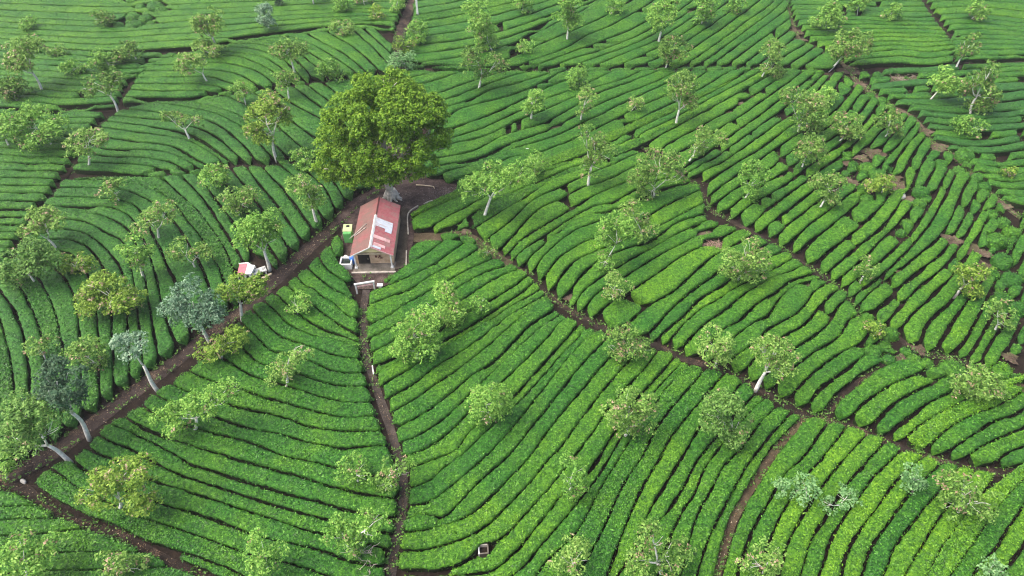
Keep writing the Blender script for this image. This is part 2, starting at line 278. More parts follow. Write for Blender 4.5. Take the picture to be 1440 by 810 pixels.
D=[[(576,304),(588,294),(600,288),(622,279)],[(576,310),(590,299),(610,289),(640,276),(690,260),(730,244),(765,232),(810,220),(850,203),(893,182),(930,165),(965,148),(1010,125),(1055,98)],[(590,330),(623,308),(661,288),(700,268),(740,251),(780,237),(830,218),(870,203),(905,186),(950,165),(1000,138),(1074,98)],[(612,331),(643,313),(671,296),(696,282),(740,262),(790,240),(840,222),(880,205),(910,192),(960,168),(1020,138),(1093,98)],[(640,335),(658,326),(690,306),(720,288),(753,267),(770,254),(813,239),(850,225),(890,208)],[(674,343),(700,324),(720,308),(748,282),(780,266),(818,249),(850,236),(902,212)],[(696,356),(725,326),(753,297),(793,277),(820,263),(845,257),(880,240),(918,220)],[(708,362),(730,338),(765,316),(808,291),(830,278),(875,258),(905,246),(940,234)],[(716,368),(745,343),(770,326),(805,303),(830,291),(863,283),(893,267),(930,252),(962,248)],[(733,378),(748,358),(783,326),(820,303),(855,296),(895,281),(935,264),(975,254)],[(746,388),(765,359),(800,328),(835,313),(875,296),(930,272),(986,256)],[(760,400),(780,368),(820,341),(840,333),(908,306),(930,292),(990,264)],[(775,412),(805,369),(838,353),(880,336),(925,318),(994,283)],[(792,422),(833,372),(870,353),(915,337),(953,312),(990,300)],[(803,432),(825,405),(855,384),(900,357),(955,327),(998,308)],[(815,443),(840,412),(880,388),(925,360),(960,342),(1015,314)],[(832,452),(853,429),(895,404),(925,384),(958,360),(1005,338),(1042,320)],[(870,469),(890,449),(910,431),(945,411),(975,384),(1005,360),(1062,328)],[(902,478),(938,441),(970,411),(1000,390),(1035,366),(1085,340)],[(918,483),(938,461),(963,441),(983,420),(1008,406),(1050,378),(1105,351)],[(935,488),(958,458),(985,433),(1008,421),(1030,405),(1070,385),(1118,362)],[(952,496),(985,461),(1020,436),(1048,411),(1085,390),(1133,372)],[(980,507),(1015,465),(1040,451),(1060,430),(1090,410),(1115,392),(1148,382)],[(997,513),(1023,483),(1043,465),(1063,450),(1080,443),(1100,415),(1125,396),(1158,388)],[(1015,518),(1040,496),(1065,478),(1080,462),(1112,445),(1130,430),(1144,410),(1168,395)],[(1042,531),(1060,505),(1107,470),(1133,455),(1155,428),(1174,410),(1184,405)],[(1062,542),(1085,517),(1110,495),(1133,480),(1165,455),(1182,427),(1196,418)],[(1082,554),(1098,534),(1128,508),(1148,493),(1180,473),(1194,450),(1212,440)],[(1106,567),(1130,536),(1158,512),(1185,494),(1210,482),(1228,460)],[(1130,580),(1155,545),(1180,526),(1220,495),(1248,468)],[(1158,588),(1175,562),(1193,547),(1218,528),(1245,508),(1278,483)],[(1190,597),(1210,571),(1230,556),(1258,538),(1293,524),(1330,501)],[(1222,608),(1240,584),(1260,566),(1295,546),(1320,534),(1362,508)],[(1242,616),(1280,586),(1305,567),(1323,559),(1380,524)],[(1266,626),(1283,608),(1318,583),(1350,567),(1405,535)],[(1296,638),(1325,609),(1350,592),(1380,577),(1405,569),(1445,545)],[(1318,645),(1370,610),(1398,592),(1423,585),(1460,562),(1490,552)],[(1346,654),(1375,630),(1425,608),(1460,592),(1510,572)],[(1392,661),(1413,639),(1440,627),(1475,614),(1520,598)],[(1440,661),(1475,640),(1530,620)]]
D_n=[1]*39
G2D=[[(905,204),(935,185),(960,172),(1020,140),(1095,98)],[(920,218),(945,200),(985,178),(1031,152),(1080,120),(1112,98)],[(945,240),(965,232),(1016,200),(1050,175),(1090,145),(1118,125),(1150,100)],[(962,250),(978,245),(1020,224),(1053,203),(1095,172),(1138,140),(1172,100)],[(980,260),(992,258),(1020,238),(1071,208),(1105,183),(1163,137),(1190,103)],[(993,278),(1050,236),(1080,216),(1120,190),(1165,163),(1195,133),(1206,113)],[(998,293),(1020,276),(1050,255),(1080,237),(1120,208),(1138,193),(1180,168),(1216,124)],[(1014,304),(1045,278),(1080,256),(1115,234),(1150,208),(1195,175),(1230,130)],[(1030,313),(1050,292),(1080,274),(1115,251),(1140,231),(1180,203),(1210,178),(1240,140)],[(1050,322),(1080,296),(1103,276),(1130,257),(1155,238),(1190,212),(1218,185),(1255,147)],[(1064,330),(1080,318),(1105,298),(1140,271),(1175,245),(1205,220),(1235,190),(1270,155)],[(1082,341),(1118,308),(1143,289),(1180,262),(1215,232),(1250,195),(1280,160)],[(1102,352),(1130,323),(1173,291),(1205,265),(1235,235),(1262,205),(1292,168)],[(1120,363),(1138,341),(1168,318),(1210,283),(1240,255),(1273,206),(1298,180)],[(1142,377),(1173,348),(1220,311),(1240,288),(1265,255),(1293,203),(1305,190)],[(1160,387),(1205,348),(1243,316),(1265,286),(1285,255),(1303,218),(1315,204)],[(1172,398),(1220,358),(1235,341),(1265,313),(1290,280),(1310,245),(1328,210)],[(1183,410),(1230,373),(1260,348),(1285,323),(1310,285),(1328,250),(1345,219)],[(1194,422),(1240,386),(1265,363),(1283,346),(1305,318),(1330,275),(1345,243),(1357,230)],[(1202,435),(1230,405),(1253,388),(1285,363),(1323,332),(1345,290),(1360,257),(1370,244)],[(1212,449),(1243,428),(1270,400),(1303,373),(1328,352),(1352,310),(1372,272),(1384,258)],[(1240,464),(1263,436),(1275,420),(1295,401),(1330,373),(1347,350),(1370,310),(1390,277),(1397,270)],[(1258,470),(1285,441),(1320,406),(1340,388),(1360,360),(1385,315),(1405,282)],[(1293,492),(1305,456),(1340,421),(1372,382),(1392,345),(1415,298)],[(1312,498),(1340,454),(1363,421),(1388,385),(1408,345),(1428,302)],[(1336,502),(1363,469),(1386,425),(1405,385),(1425,345),(1445,312)],[(1355,512),(1380,474),(1398,440),(1422,395),(1445,350),(1465,320)],[(1374,520),(1393,485),(1412,455),(1440,405),(1465,350),(1485,315)],[(1393,530),(1415,495),(1440,450),(1470,395),(1505,330)],[(1415,538),(1440,495),(1475,440),(1530,350)]]
G2D_n=[1,2,2]+[1]*26
F=[[(560,98),(590,98),(620,98)],[(560,112),(586,107),(623,99)],[(570,124),(593,118),(655,99)],[(580,140),(608,133),(668,113),(712,100)],[(590,152),(611,145),(673,123),(722,106),(748,100)],[(598,160),(618,153),(661,140),(693,125),(720,119),(758,108),(778,100)],[(600,172),(626,165),(646,153),(720,133),(758,118),(792,99)],[(605,190),(638,180),(686,163),(720,147),(770,123),(808,108),(832,99)],[(605,202),(638,193),(683,178),(720,160),(770,138),(808,125),(845,108),(866,98)],[(600,212),(638,201),(686,190),(720,173),(758,157),(808,136),(835,123),(870,114),(905,98)],[(580,230),(611,223),(661,213),(711,189),(768,171),(810,148),(845,129),(880,117),(930,98)],[(580,246),(606,236),(673,221),(711,204),(768,184),(800,168),(830,152),(870,135),(915,118),(955,98)],[(595,256),(611,251),(626,242),(661,231),(720,209),(783,190),(818,173),(840,163),(880,143),(935,118),(975,98)],[(620,262),(656,247),(683,240),(720,221),(753,216),(788,203),(820,190),(850,175),(900,150),(945,130),(1000,98)],[(636,268),(660,256),(690,248),(740,234),(775,224),(818,208),(845,195),(880,180),(908,163),(935,150),(970,133),(1030,98)],[(636,277),(660,268),(690,258),(730,243),(765,231),(810,219),(850,202),(893,181),(930,164),(965,147),(1010,124),(1052,98)]]
F_n=[1]*15
E=[[(580,-16),(650,-24),(720,-36)],[(580,22),(640,12),(690,0),(740,-15)],[(570,43),(640,33),(700,20),(760,4),(820,-15)],[(562,66),(600,62),(640,57),(700,45),(760,26),(800,10),(850,-15)],[(560,89),(613,85),(655,78),(700,68),(735,55),(790,28),(830,8),(870,-15)],[(590,94),(660,93),(700,87),(725,78),(760,62),(820,37),(860,18),(910,-15)],[(715,99),(740,88),(790,70),(825,50),(860,35),(908,8),(938,-15)],[(740,99),(770,86),(803,73),(840,60),(895,38),(935,12),(972,-15)],[(765,99),(803,83),(840,72),(893,52),(940,25),(995,-15)],[(820,99),(870,78),(920,58),(965,30),(1000,5),(1030,-15)],[(885,99),(928,80),(970,55),(1010,28),(1065,-15)],[(948,99),(975,83),(1010,60),(1050,30),(1085,5),(1100,-10)],[(990,99),(1036,65),(1080,33),(1110,10)],[(1034,99),(1080,64),(1116,38)],[(1076,99),(1105,78),(1138,58)],[(1118,100),(1158,73),(1165,66)],[(1160,104),(1186,86)]]
E_n=[4,2,2,2,1,1,1,1,2,2,2,2,2,2,2,1]
J1=[[(1102,-14),(1200,-13),(1292,-12)],[(1116,20),(1180,21),(1250,24),(1313,24)],[(1135,50),(1200,48),(1260,46),(1335,48)],[(1180,78),(1222,74),(1270,69),(1310,73),(1345,68)],[(1200,94),(1222,90),(1260,88),(1310,90),(1342,86)]]
J1_n=[5,4,4,2]
J2=[[(1293,-14),(1370,-18),(1470,-14)],[(1313,20),(1370,19),(1470,30)],[(1336,50),(1390,48),(1470,53)],[(1345,84),(1400,85),(1470,81)]]
J2_n=[4,4,5]
J3=[[(1206,101),(1290,94),(1350,90),(1470,86)],[(1240,132),(1285,130),(1330,126),(1390,118),(1470,112)],[(1270,152),(1290,155),(1350,160),(1470,150)],[(1305,185),(1320,195),(1380,205),(1470,195)],[(1352,222),(1370,235),(1410,245),(1470,240)],[(1385,262),(1400,270),(1430,285),(1480,290)]]
J3_n=[4,3,5,4,4]
G1=[[(-15,-14),(150,-10),(360,-12),(575,-27)],[(-15,22),(75,27),(150,29),(250,22),(360,17),(460,13),(570,12)],[(-15,62),(75,67),(150,71),(250,66),(321,62),(360,56),(460,43),(535,40),(562,46)]]
G1_n=[4,5]
G1L=[[(-15,62),(75,68),(150,72),(220,73),(252,74)],[(-15,105),(60,108),(120,112),(165,112),(188,108)],[(-15,148),(40,152),(80,157),(120,154),(166,151)]]
G1L_n=[5,5]
G2=[[(167,150),(213,143),(271,142),(305,134)],[(172,136),(240,137),(273,137),(290,132),(308,132)],[(180,126),(240,128),(290,127),(300,130),(315,133)],[(190,109),(275,108),(300,109),(333,120),(348,129)],[(206,91),(250,91),(310,88),(360,99),(388,119)],[(235,80),(310,78),(340,80),(360,88),(385,101),(403,121)],[(270,72),(310,72),(360,78),(375,82),(393,93),(418,119)],[(315,63),(360,62),(395,70),(420,88),(444,115)],[(356,57),(400,60),(428,70),(460,90),(492,112)],[(400,50),(430,58),(470,80),(510,108)],[(430,46),(460,63),(480,73),(522,106)],[(458,43),(500,68),(537,103)],[(492,39),(523,65),(553,96)],[(528,39),(540,52),(558,66)]]
G2_n=[1,1,2,2,1,1,2,2,1,1,1,1,2]
G3=[[(525,104),(540,112),(555,122)],[(500,110),(520,125),(545,140)],[(450,114),(475,132),(505,152),(530,170)],[(430,118),(458,138),(490,160),(520,185)],[(410,120),(455,153),(485,175),(515,205)],[(382,123),(410,145),(453,168),(480,192),(505,218)],[(353,128),(385,150),(410,170),(450,200),(482,225)],[(316,133),(355,152),(385,173),(412,197),(445,222)],[(268,143),(305,151),(345,167),(375,192),(412,229)],[(210,144),(250,148),(305,160),(340,178),(368,205),(392,232)],[(172,152),(220,157),(270,163),(310,177),(345,207),(365,234)],[(155,162),(215,167),(255,173),(300,190),(330,215),(348,233)],[(147,170),(220,179),(270,190),(310,215),(333,233)],[(138,178),(220,189),(260,194),(295,212),(322,236)],[(130,190),(190,199),(240,205),(275,222),(303,239)],[(122,200),(143,208),(226,212),(256,220),(288,241)],[(112,216),(140,218),(215,223),(240,228),(267,244)],[(105,228),(130,228),(220,235),(240,245)],[(97,238),(150,241),(205,247),(214,250)]]
G3_n=[1]*18
G4=[[(500,208),(515,230),(525,255)],[(470,213),(485,240),(503,272)],[(438,220),(465,250),(488,285)],[(412,228),(455,262),(475,302)],[(392,231),(420,254),(460,316)],[(367,233),(403,272),(446,332)],[(346,232),(360,253),(385,283),(410,318),(432,350)],[(323,235),(345,262),(360,284),(393,330),(418,364)],[(298,240),(325,268),(350,303),(375,342),(401,378)],[(275,243),(300,275),(325,308),(352,350),(382,395)],[(252,245),(283,276),(310,315),(335,355),(362,412)],[(225,247),(250,271),(283,303),(312,345),(330,385),(348,428)],[(87,251),(135,252),(190,257),(213,263),(246,286),(263,308),(283,333),(301,363),(313,388),(326,448)],[(80,263),(130,264),(175,267),(198,276),(218,286),(241,308),(258,331),(283,373),(291,393),(305,462)],[(70,276),(135,278),(175,283),(193,292),(221,343),(233,368),(246,398),(258,440),(278,482)],[(57,288),(120,290),(150,290),(173,297),(185,306),(205,345),(218,385),(228,430),(252,502)],[(54,298),(125,298),(150,305),(175,318),(192,345),(203,385),(210,430),(226,522)],[(48,308),(108,309),(130,316),(150,328),(172,340),(185,380),(192,430),(204,540)],[(42,320),(98,323),(125,331),(150,351),(170,378),(178,405),(178,450),(184,553)],[(30,337),(80,336),(105,338),(130,353),(148,385),(155,430),(158,480),(160,572)],[(24,348),(75,351),(100,358),(122,385),(132,420),(138,470),(140,588)],[(20,360),(60,365),(85,385),(105,420),(112,470),(115,606)],[(10,372),(45,385),(65,410),(80,450),(88,500),(86,626)],[(0,383),(25,400),(48,440),(62,490),(65,642)],[(-15,392),(5,415),(25,450),(38,500),(42,656)],[(-27,408),(-5,440),(8,480),(18,540),(15,668)],[(-42,420),(-22,460),(-12,520),(-8,678)],[(-60,430),(-45,480),(-38,540),(-32,690)],[(-82,440),(-68,490),(-62,560),(-58,700)]]
G4_n=[1]*28
G5=[[(-20,150),(40,156),(80,160),(108,157),(155,157)],[(-20,249),(45,250),(94,251)],[(-20,293),(30,293),(62,293)],[(-20,347),(10,347),(32,345)],[(-20,384),(-5,384),(8,380)]]
G5_n=[10,4,5,3]
I=[[(-20,688),(20,692),(38,702)],[(-20,711),(15,712),(52,708)],[(-20,732),(38,729),(90,729)],[(-20,755),(50,751),(120,741)],[(-20,784),(83,776),(125,775),(212,777)],[(-20,808),(78,802),(135,801),(248,796)],[(-20,838),(100,832),(310,825)]]
I_n=[1,1,1,1,1,1]
FIELDS = [ # key, guides, counts, flush lo-hi, dull old leaf, breaks per metre, wobble, gap (m), wording
 ('A',A,A_n,(0.02,0.24),0.0,0.0,0.85,0.15,'tea hedge below the hut, left of the narrow footpath','rows left of the footpath','dirt track'),
 ('B',B,B_n,(0.04,0.55),0.0,0.0,0.85,0.14,'tea hedge below the hut, right of the narrow footpath','rows right of the footpath','footpath'),
 ('C',C,C_n,(0.08,1.0),0.0,0.0,0.85,0.13,'tea hedge right of the brown branch path, lower right corner','rows of the lower right corner','bottom'),
 ('D',D,D_n,(0.10,0.80),0.0,0.014,0.75,0.20,'tea hedge right of the yard, above the diagonal path','rows above the diagonal path','diagonal path'),
 ('R',G2D,G2D_n,(0.30,0.62),0.0,0.07,2.4,0.19,'ragged tea hedge on the right, below the gully','ragged rows below the gully','lower left'),
 ('F',F,F_n,(0.10,0.30),0.0,0.02,1.0,0.25,'tea hedge right of the big tree, under the cross path','rows right of the big tree','big tree'),
 ('E',E,E_n,(0.10,0.34),0.0,0.03,1.1,0.27,'tea hedge at the top centre, above the cross path','rows above the cross path','cross path'),
 ('J',J1,J1_n,(0.30,0.55),0.0,0.015,1.2,0.26,'low tea hedge at the top right, above the gully','rows of the top right field','gully'),
 ('K',J2,J2_n,(0.35,0.58),0.0,0.0,0.8,0.25,'even tea hedge in the top right corner','rows of the top right corner','left'),
 ('L',J3,J3_n,(0.05,0.25),0.75,0.06,3.0,0.2,'dark rough tea hedge beyond the gully at right','dark rows beyond the gully','gully'),
 ('G',G1,G1_n,(0.22,0.46),0.0,0.004,0.6,0.30,'long level tea hedge along the top left edge','level rows at the top left','left'),
 ('H',G1L,G1L_n,(0.16,0.36),0.10,0.006,0.6,0.30,'level tea hedge at the far left, above the lane','level rows at the far left','left'),
 ('M',G2,G2_n,(0.16,0.34),0.0,0.0,0.5,0.29,'curving tea hedge between the two upper left lanes','rows between the upper left lanes','left'),
 ('N',G3,G3_n,(0.06,0.22),0.35,0.0,0.5,0.27,'curving tea hedge left of the big tree','rows left of the big tree','left'),
 ('P',G4,G4_n,(0.05,0.20),0.42,0.0,0.5,0.23,'curving tea hedge left of the dirt track','rows left of the dirt track','upper left'),
 ('Q',G5,G5_n,(0.10,0.24),0.12,0.0,0.5,0.28,'level tea hedge against the left edge of the photo','level rows at the left edge','left'),
 ('T',I,I_n,(0.16,0.30),0.05,0.0,0.85,0.15,'tea hedge in the bottom left corner below the side track','rows of the bottom left corner','left'),
]
B_n = [1]*22 + [2] + [1]*(len(B)-24)
def catmull(P, step=6.0):
    P = np.asarray(P, float)
    if len(P) < 3:
        n = max(2, int(np.hypot(*(P[-1]-P[0]))/step)); return np.linspace(P[0], P[-1], n)
    Q = np.vstack([2*P[0]-P[1], P, 2*P[-1]-P[-2]]); out = []
    for i in range(1, len(Q)-2):
        p0, p1, p2, p3 = Q[i-1:i+3]; n = max(2, int(np.hypot(*(p2-p1))/step))
        # centripetal knots keep the curve from overshooting
        t0 = 0; t1 = t0+max(np.hypot(*(p1-p0)), 1e-6)**.5; t2 = t1+max(np.hypot(*(p2-p1)), 1e-6)**.5; t3 = t2+max(np.hypot(*(p3-p2)), 1e-6)**.5
        t = np.linspace(t1, t2, n, endpoint=False)[:, None]
        a1 = (t1-t)/(t1-t0)*p0+(t-t0)/(t1-t0)*p1; a2 = (t2-t)/(t2-t1)*p1+(t-t1)/(t2-t1)*p2; a3 = (t3-t)/(t3-t2)*p2+(t-t2)/(t3-t2)*p3
        b1 = (t2-t)/(t2-t0)*a1+(t-t0)/(t2-t0)*a2; b2 = (t3-t)/(t3-t1)*a2+(t-t1)/(t3-t1)*a3
        out.append((t2-t)/(t2-t1)*b1+(t-t1)/(t2-t1)*b2)
    out.append(P[-1:]); return np.vstack(out)
def arclen(W): return np.concatenate([[0], np.cumsum(np.linalg.norm(np.diff(W, axis=0), axis=1))])
def resample(W, m):
    s = arclen(W); t = np.linspace(0, s[-1], m)
    return np.stack([np.interp(t, s, W[:, k]) for k in range(W.shape[1])], 1)
def extend_out(W, px):
    """a guide that leaves the frame runs on a while in its own direction"""
    W = W.copy()
    for e, i in ((0, 2), (-1, -3)):
        x, y = px[e]
        q = np.asarray(px, float); v = q[e]-q[1 if e == 0 else -2]; v = v/np.hypot(*v)
        if (x < 2 and v[0] < -0.45) or (x > 1438 and v[0] > 0.45) or (y < 2 and v[1] < -0.3) or (y > 808 and v[1] > 0.45):
            d = W[e]-W[i if len(W) > 2 else (1 if e == 0 else -2)]; d = d/np.linalg.norm(d)
            ex = W[e]+d*9.0
            W = np.vstack([ex[None], W]) if e == 0 else np.vstack([W, ex[None]])
    return W

# ---- where no hedge stands: tracks, yard, bare soil, bushes (a plan grid)
GX0, GY0, GC = -100.0, 2.0, 0.08
GW, GH = int(200/GC), int(130/GC)
BLK = np.zeros((GH, GW), bool)
def block_segs(W, w):
    for a, b in zip(W[:-1, :2], W[1:, :2]):
        r = w*0.5*1.35+0.1
        x0, x1 = sorted((a[0], b[0])); y0, y1 = sorted((a[1], b[1]))
        i0, i1 = max(0, int((x0-r-GX0)/GC)), min(GW, int((x1+r-GX0)/GC)+2); j0, j1 = max(0, int((y0-r-GY0)/GC)), min(GH, int((y1+r-GY0)/GC)+2)
        if i0 >= i1 or j0 >= j1: continue
        X, Y = np.meshgrid(GX0+np.arange(i0, i1)*GC, GY0+np.arange(j0, j1)*GC)
        d = b-a; t = np.clip(((X-a[0])*d[0]+(Y-a[1])*d[1])/max(d@d, 1e-9), 0, 1)
        D = np.hypot(X-a[0]-t*d[0], Y-a[1]-t*d[1])
        nz = 1+0.22*np.sin(X*2.3+Y*1.1)*np.sin(Y*2.9-X*0.7)
        BLK[j0:j1, i0:i1] |= D < w*0.5*nz
def block_disc(c, r, ry=None):
    X, Y = np.meshgrid(GX0+np.arange(GW)*GC, GY0+np.arange(GH)*GC) if False else (None, None)
    R = r*1.4; i0, i1 = max(0, int((c[0]-R-GX0)/GC)), min(GW, int((c[0]+R-GX0)/GC)+2); j0, j1 = max(0, int((c[1]-R-GY0)/GC)), min(GH, int((c[1]+R-GY0)/GC)+2)
    if i0 >= i1 or j0 >= j1: return
    X, Y = np.meshgrid(GX0+np.arange(i0, i1)*GC, GY0+np.arange(j0, j1)*GC)
    a = np.arctan2(Y-c[1], X-c[0])
    BLK[j0:j1, i0:i1] |= np.hypot(X-c[0], Y-c[1]) < r*(1+0.2*np.sin(3*a+c[0])+0.13*np.sin(5*a+c[1]))
def in_poly(X, Y, P):
    r = np.zeros(X.shape, bool); n = len(P)
    for i in range(n):
        x0, y0 = P[i]; x1, y1 = P[(i+1) % n]
        if y0 == y1: continue
        c = ((y0 > Y) != (y1 > Y)) & (X < (x1-x0)*(Y-y0)/(y1-y0)+x0); r ^= c
    return r
def block_poly(P):
    P = np.asarray(P); i0, i1 = int((P[:, 0].min()-GX0)/GC), int((P[:, 0].max()-GX0)/GC)+2; j0, j1 = int((P[:, 1].min()-GY0)/GC), int((P[:, 1].max()-GY0)/GC)+2
    X, Y = np.meshgrid(GX0+np.arange(i0, i1)*GC, GY0+np.arange(j0, j1)*GC)
    BLK[j0:j1, i0:i1] |= in_poly(X, Y, P)
def blocked(q):
    i = ((q[..., 0]-GX0)/GC).astype(int); j = ((q[..., 1]-GY0)/GC).astype(int)
    ok = (i >= 0) & (i < GW) & (j >= 0) & (j < GH)
    return np.where(ok, BLK[np.clip(j, 0, GH-1), np.clip(i, 0, GW-1)], False)
def px_per_m(x, y):
    q = un((x, y))[0]-np.array([0, 0, CAM_H]); return FPX/(q @ CF)

PW = {}
for k, (pts, w) in PATHS.items():
    PW[k] = un(catmull(pts, 8), 0.25 if w < 1 else 0.1); block_segs(PW[k], w*(1.0 if w > 1 else 0.92))
YW = un(YARD, 0.15); block_poly(YW[:, :2])
for x, y, r in BARE: block_disc(un((x, y), 0.3)[0], r/px_per_m(x, y)*0.88)
for lst in BUSHES.values():
    for x, y, r in lst: block_disc(un((x, y), 0.5)[0], r/px_per_m(x, y)*1.02)
block_disc(un((352, 386))[0], 1.2); block_disc(un((364, 386))[0], 1.3); block_disc(un((680, 775), 0.6)[0], 0.42); block_disc(un((536, 407))[0], 0.6); block_disc(un((502.5, 412))[0], 0.55); block_disc(un((501, 418))[0], 0.5); block_disc(un((527.3, 411))[0], 0.4); block_disc(un((490, 374))[0], 0.8)

HH = 0.82
def leaf_cards(P, Nn, size, rng, flat=0.5):
    """diamond leaves at points P standing off along the normals Nn"""
    n = len(P)
    d = Nn + rng.normal(0, flat, (n, 3)); d /= np.linalg.norm(d, axis=1)[:, None]+1e-9
    r = rng.normal(0, 1, (n, 3)); u = np.cross(d, r); u /= np.linalg.norm(u, axis=1)[:, None]+1e-9; v = np.cross(d, u)
    a = (size*rng.uniform(0.7, 1.3, n))[:, None]; b = a*rng.uniform(0.42, 0.62, n)[:, None]
    V = np.stack([P-u*a, P-v*b, P+u*a, P+v*b], 1).reshape(-1, 3)
    return V, np.arange(4*n).reshape(n, 4)

def hedge_mesh(L, R, gap, wob, rng, capA=True, capB=True):
    """one hedge between two gap lines: trimmed flat top, rounded shoulders, leafy surface"""
    C = (L+R)/2; s = arclen(C); ln = s[-1]
    dist = np.linalg.norm(C.mean(0)-np.array([0, 0, CAM_H]))
    ds = 0.13 if dist < 58 else (0.19 if dist < 80 else 0.27)
    m = max(6, int(ln/ds)+1); L = resample(L, m); R = resample(R, m); C = (L+R)/2; s = np.linspace(0, ln, m)
    W = np.linalg.norm((R-L)[:, :2], axis=1); A = (R-L)/(W[:, None]+1e-9); A[:, 2] = 0
    half = np.maximum(W-gap*(1+0.7*vnoise(np.c_[C[:, :2], np.zeros(m)], 0.7)), W*0.45)/2
    half = half+0.035*vnoise(np.c_[C[:, :2]*1.0, np.full(m, 3.0)], 3.4)
    half = half*(1-0.04*wob*(1+vnoise(np.c_[C[:, :2]+31, np.zeros(m)], 0.55)))
    off = 0.05*wob*half*vnoise(np.c_[C[:, :2]-17, np.zeros(m)], 0.4)
    hh = HH*(1+0.06*wob*vnoise(np.c_[C[:, :2]+7, np.zeros(m)], 0.45))*np.clip(half/0.45, 0.6, 1.0)
    re = np.clip(half.mean()*0.85, 0.2, 0.9); e = np.ones(m)
    if capA: e = np.minimum(e, np.clip(s/re, 0, 1))
    if capB: e = np.minimum(e, np.clip((ln-s)/re, 0, 1))
    tap = np.sqrt(np.clip(1-(1-e)**2.4, 0.0, 1)); tap = np.maximum(tap, 0.05)
    hz = np.sqrt(np.clip(1-(1-e)**4, 0.0, 1)); hz = np.maximum(hz, 0.02)
    w0 = half.mean(); ns = max(5, int(HH/ (ds*1.3))); nt = max(4, int(2*w0/(ds*1.15)))
    px = np.r_[np.linspace(-0.84, -1.0, ns, endpoint=False), np.linspace(-1, 1, nt+1), np.linspace(1.0, 0.84, ns+1)[1:]]
    pz = np.r_[np.linspace(-0.06, 0.86, ns, endpoint=False), np.zeros(nt+1), np.linspace(0.86, -0.06, ns+1)[1:]]
    tt = np.linspace(-1, 1, nt+1); pz[ns:ns+nt+1] = 0.93+0.07*(1-np.abs(tt)**8.0)+0.01*(1-tt*tt)
    k = len(px)
    ctr = C[:, None, :]+A[:, None, :]*((off[:, None]+px[None]*(half*tap)[:, None])[..., None])
    V = ctr.copy(); V[..., 2] = hgt(V[..., 0], V[..., 1])+pz[None]*(hh*hz)[:, None]
    # outward direction
    nx = np.where(np.arange(k) < ns, -1.0, np.where(np.arange(k) > ns+nt, 1.0, 0.0)); tmid = np.r_[np.full(ns, -1.0), tt, np.full(ns, 1.0)]
    nx = np.where(nx == 0, np.sign(tmid)*np.abs(tmid)**9, nx); nz = np.sqrt(np.clip(1-nx*nx, 0, 1))
    Nn = A[:, None, :]*nx[None, :, None]; Nn = Nn+np.array([0, 0, 1.0])*nz[None, :, None]
    Vf = V.reshape(-1, 3); Nf = Nn.reshape(-1, 3)
    dsp = 0.030*vnoise(Vf, 1.3)+0.045*vnoise(Vf, 3.9)+(0.05*vnoise(Vf, 8.0) if ds < 0.25 else 0)
    Vf = Vf+Nf*(dsp*np.repeat(np.clip(e*1.5, 0.2, 1), k))[:, None]
    i = np.arange(m-1)[:, None]*k; j = np.arange(k-1)[None]
    Q = np.stack([i+j, i+j+k, i+j+k+1, i+j+1], -1).reshape(-1, 4)
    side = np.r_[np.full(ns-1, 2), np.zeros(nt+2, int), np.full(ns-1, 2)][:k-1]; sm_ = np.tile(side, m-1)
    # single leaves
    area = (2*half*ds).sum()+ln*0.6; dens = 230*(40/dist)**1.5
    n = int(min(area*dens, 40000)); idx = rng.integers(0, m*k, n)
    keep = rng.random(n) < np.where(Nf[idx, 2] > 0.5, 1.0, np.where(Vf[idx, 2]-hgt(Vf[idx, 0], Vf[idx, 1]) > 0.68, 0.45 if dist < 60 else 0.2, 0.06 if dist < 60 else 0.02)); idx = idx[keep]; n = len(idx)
    if n:
        P = Vf[idx]+rng.normal(0, ds*0.45, (n, 3))*np.array([1, 1, 0.12])+Nf[idx]*rng.uniform(-0.01, 0.05, n)[:, None]
        LV, LQ = leaf_cards(P, Nf[idx], 0.072*(dist/45)**0.3, rng, 0.42)
        Vall = np.vstack([Vf, LV]); Qall = np.vstack([Q, LQ+len(Vf)])
        mi = np.r_[sm_, np.ones(len(LQ), int)]
    else: Vall, Qall, mi = Vf, Q, sm_
    return Vall, Qall, mi

ORD = 'first second third fourth fifth sixth seventh eighth ninth tenth eleventh twelfth thirteenth fourteenth fifteenth sixteenth seventeenth eighteenth nineteenth'.split()
def ordinal(n):
    if n < 20: return ORD[n-1]
    t = {2: 'twent', 3: 'thirt', 4: 'fort', 5: 'fift', 6: 'sixt'}[n//10]
    return t+'ieth' if n % 10 == 0 else t+'y-'+ORD[n % 10-1]

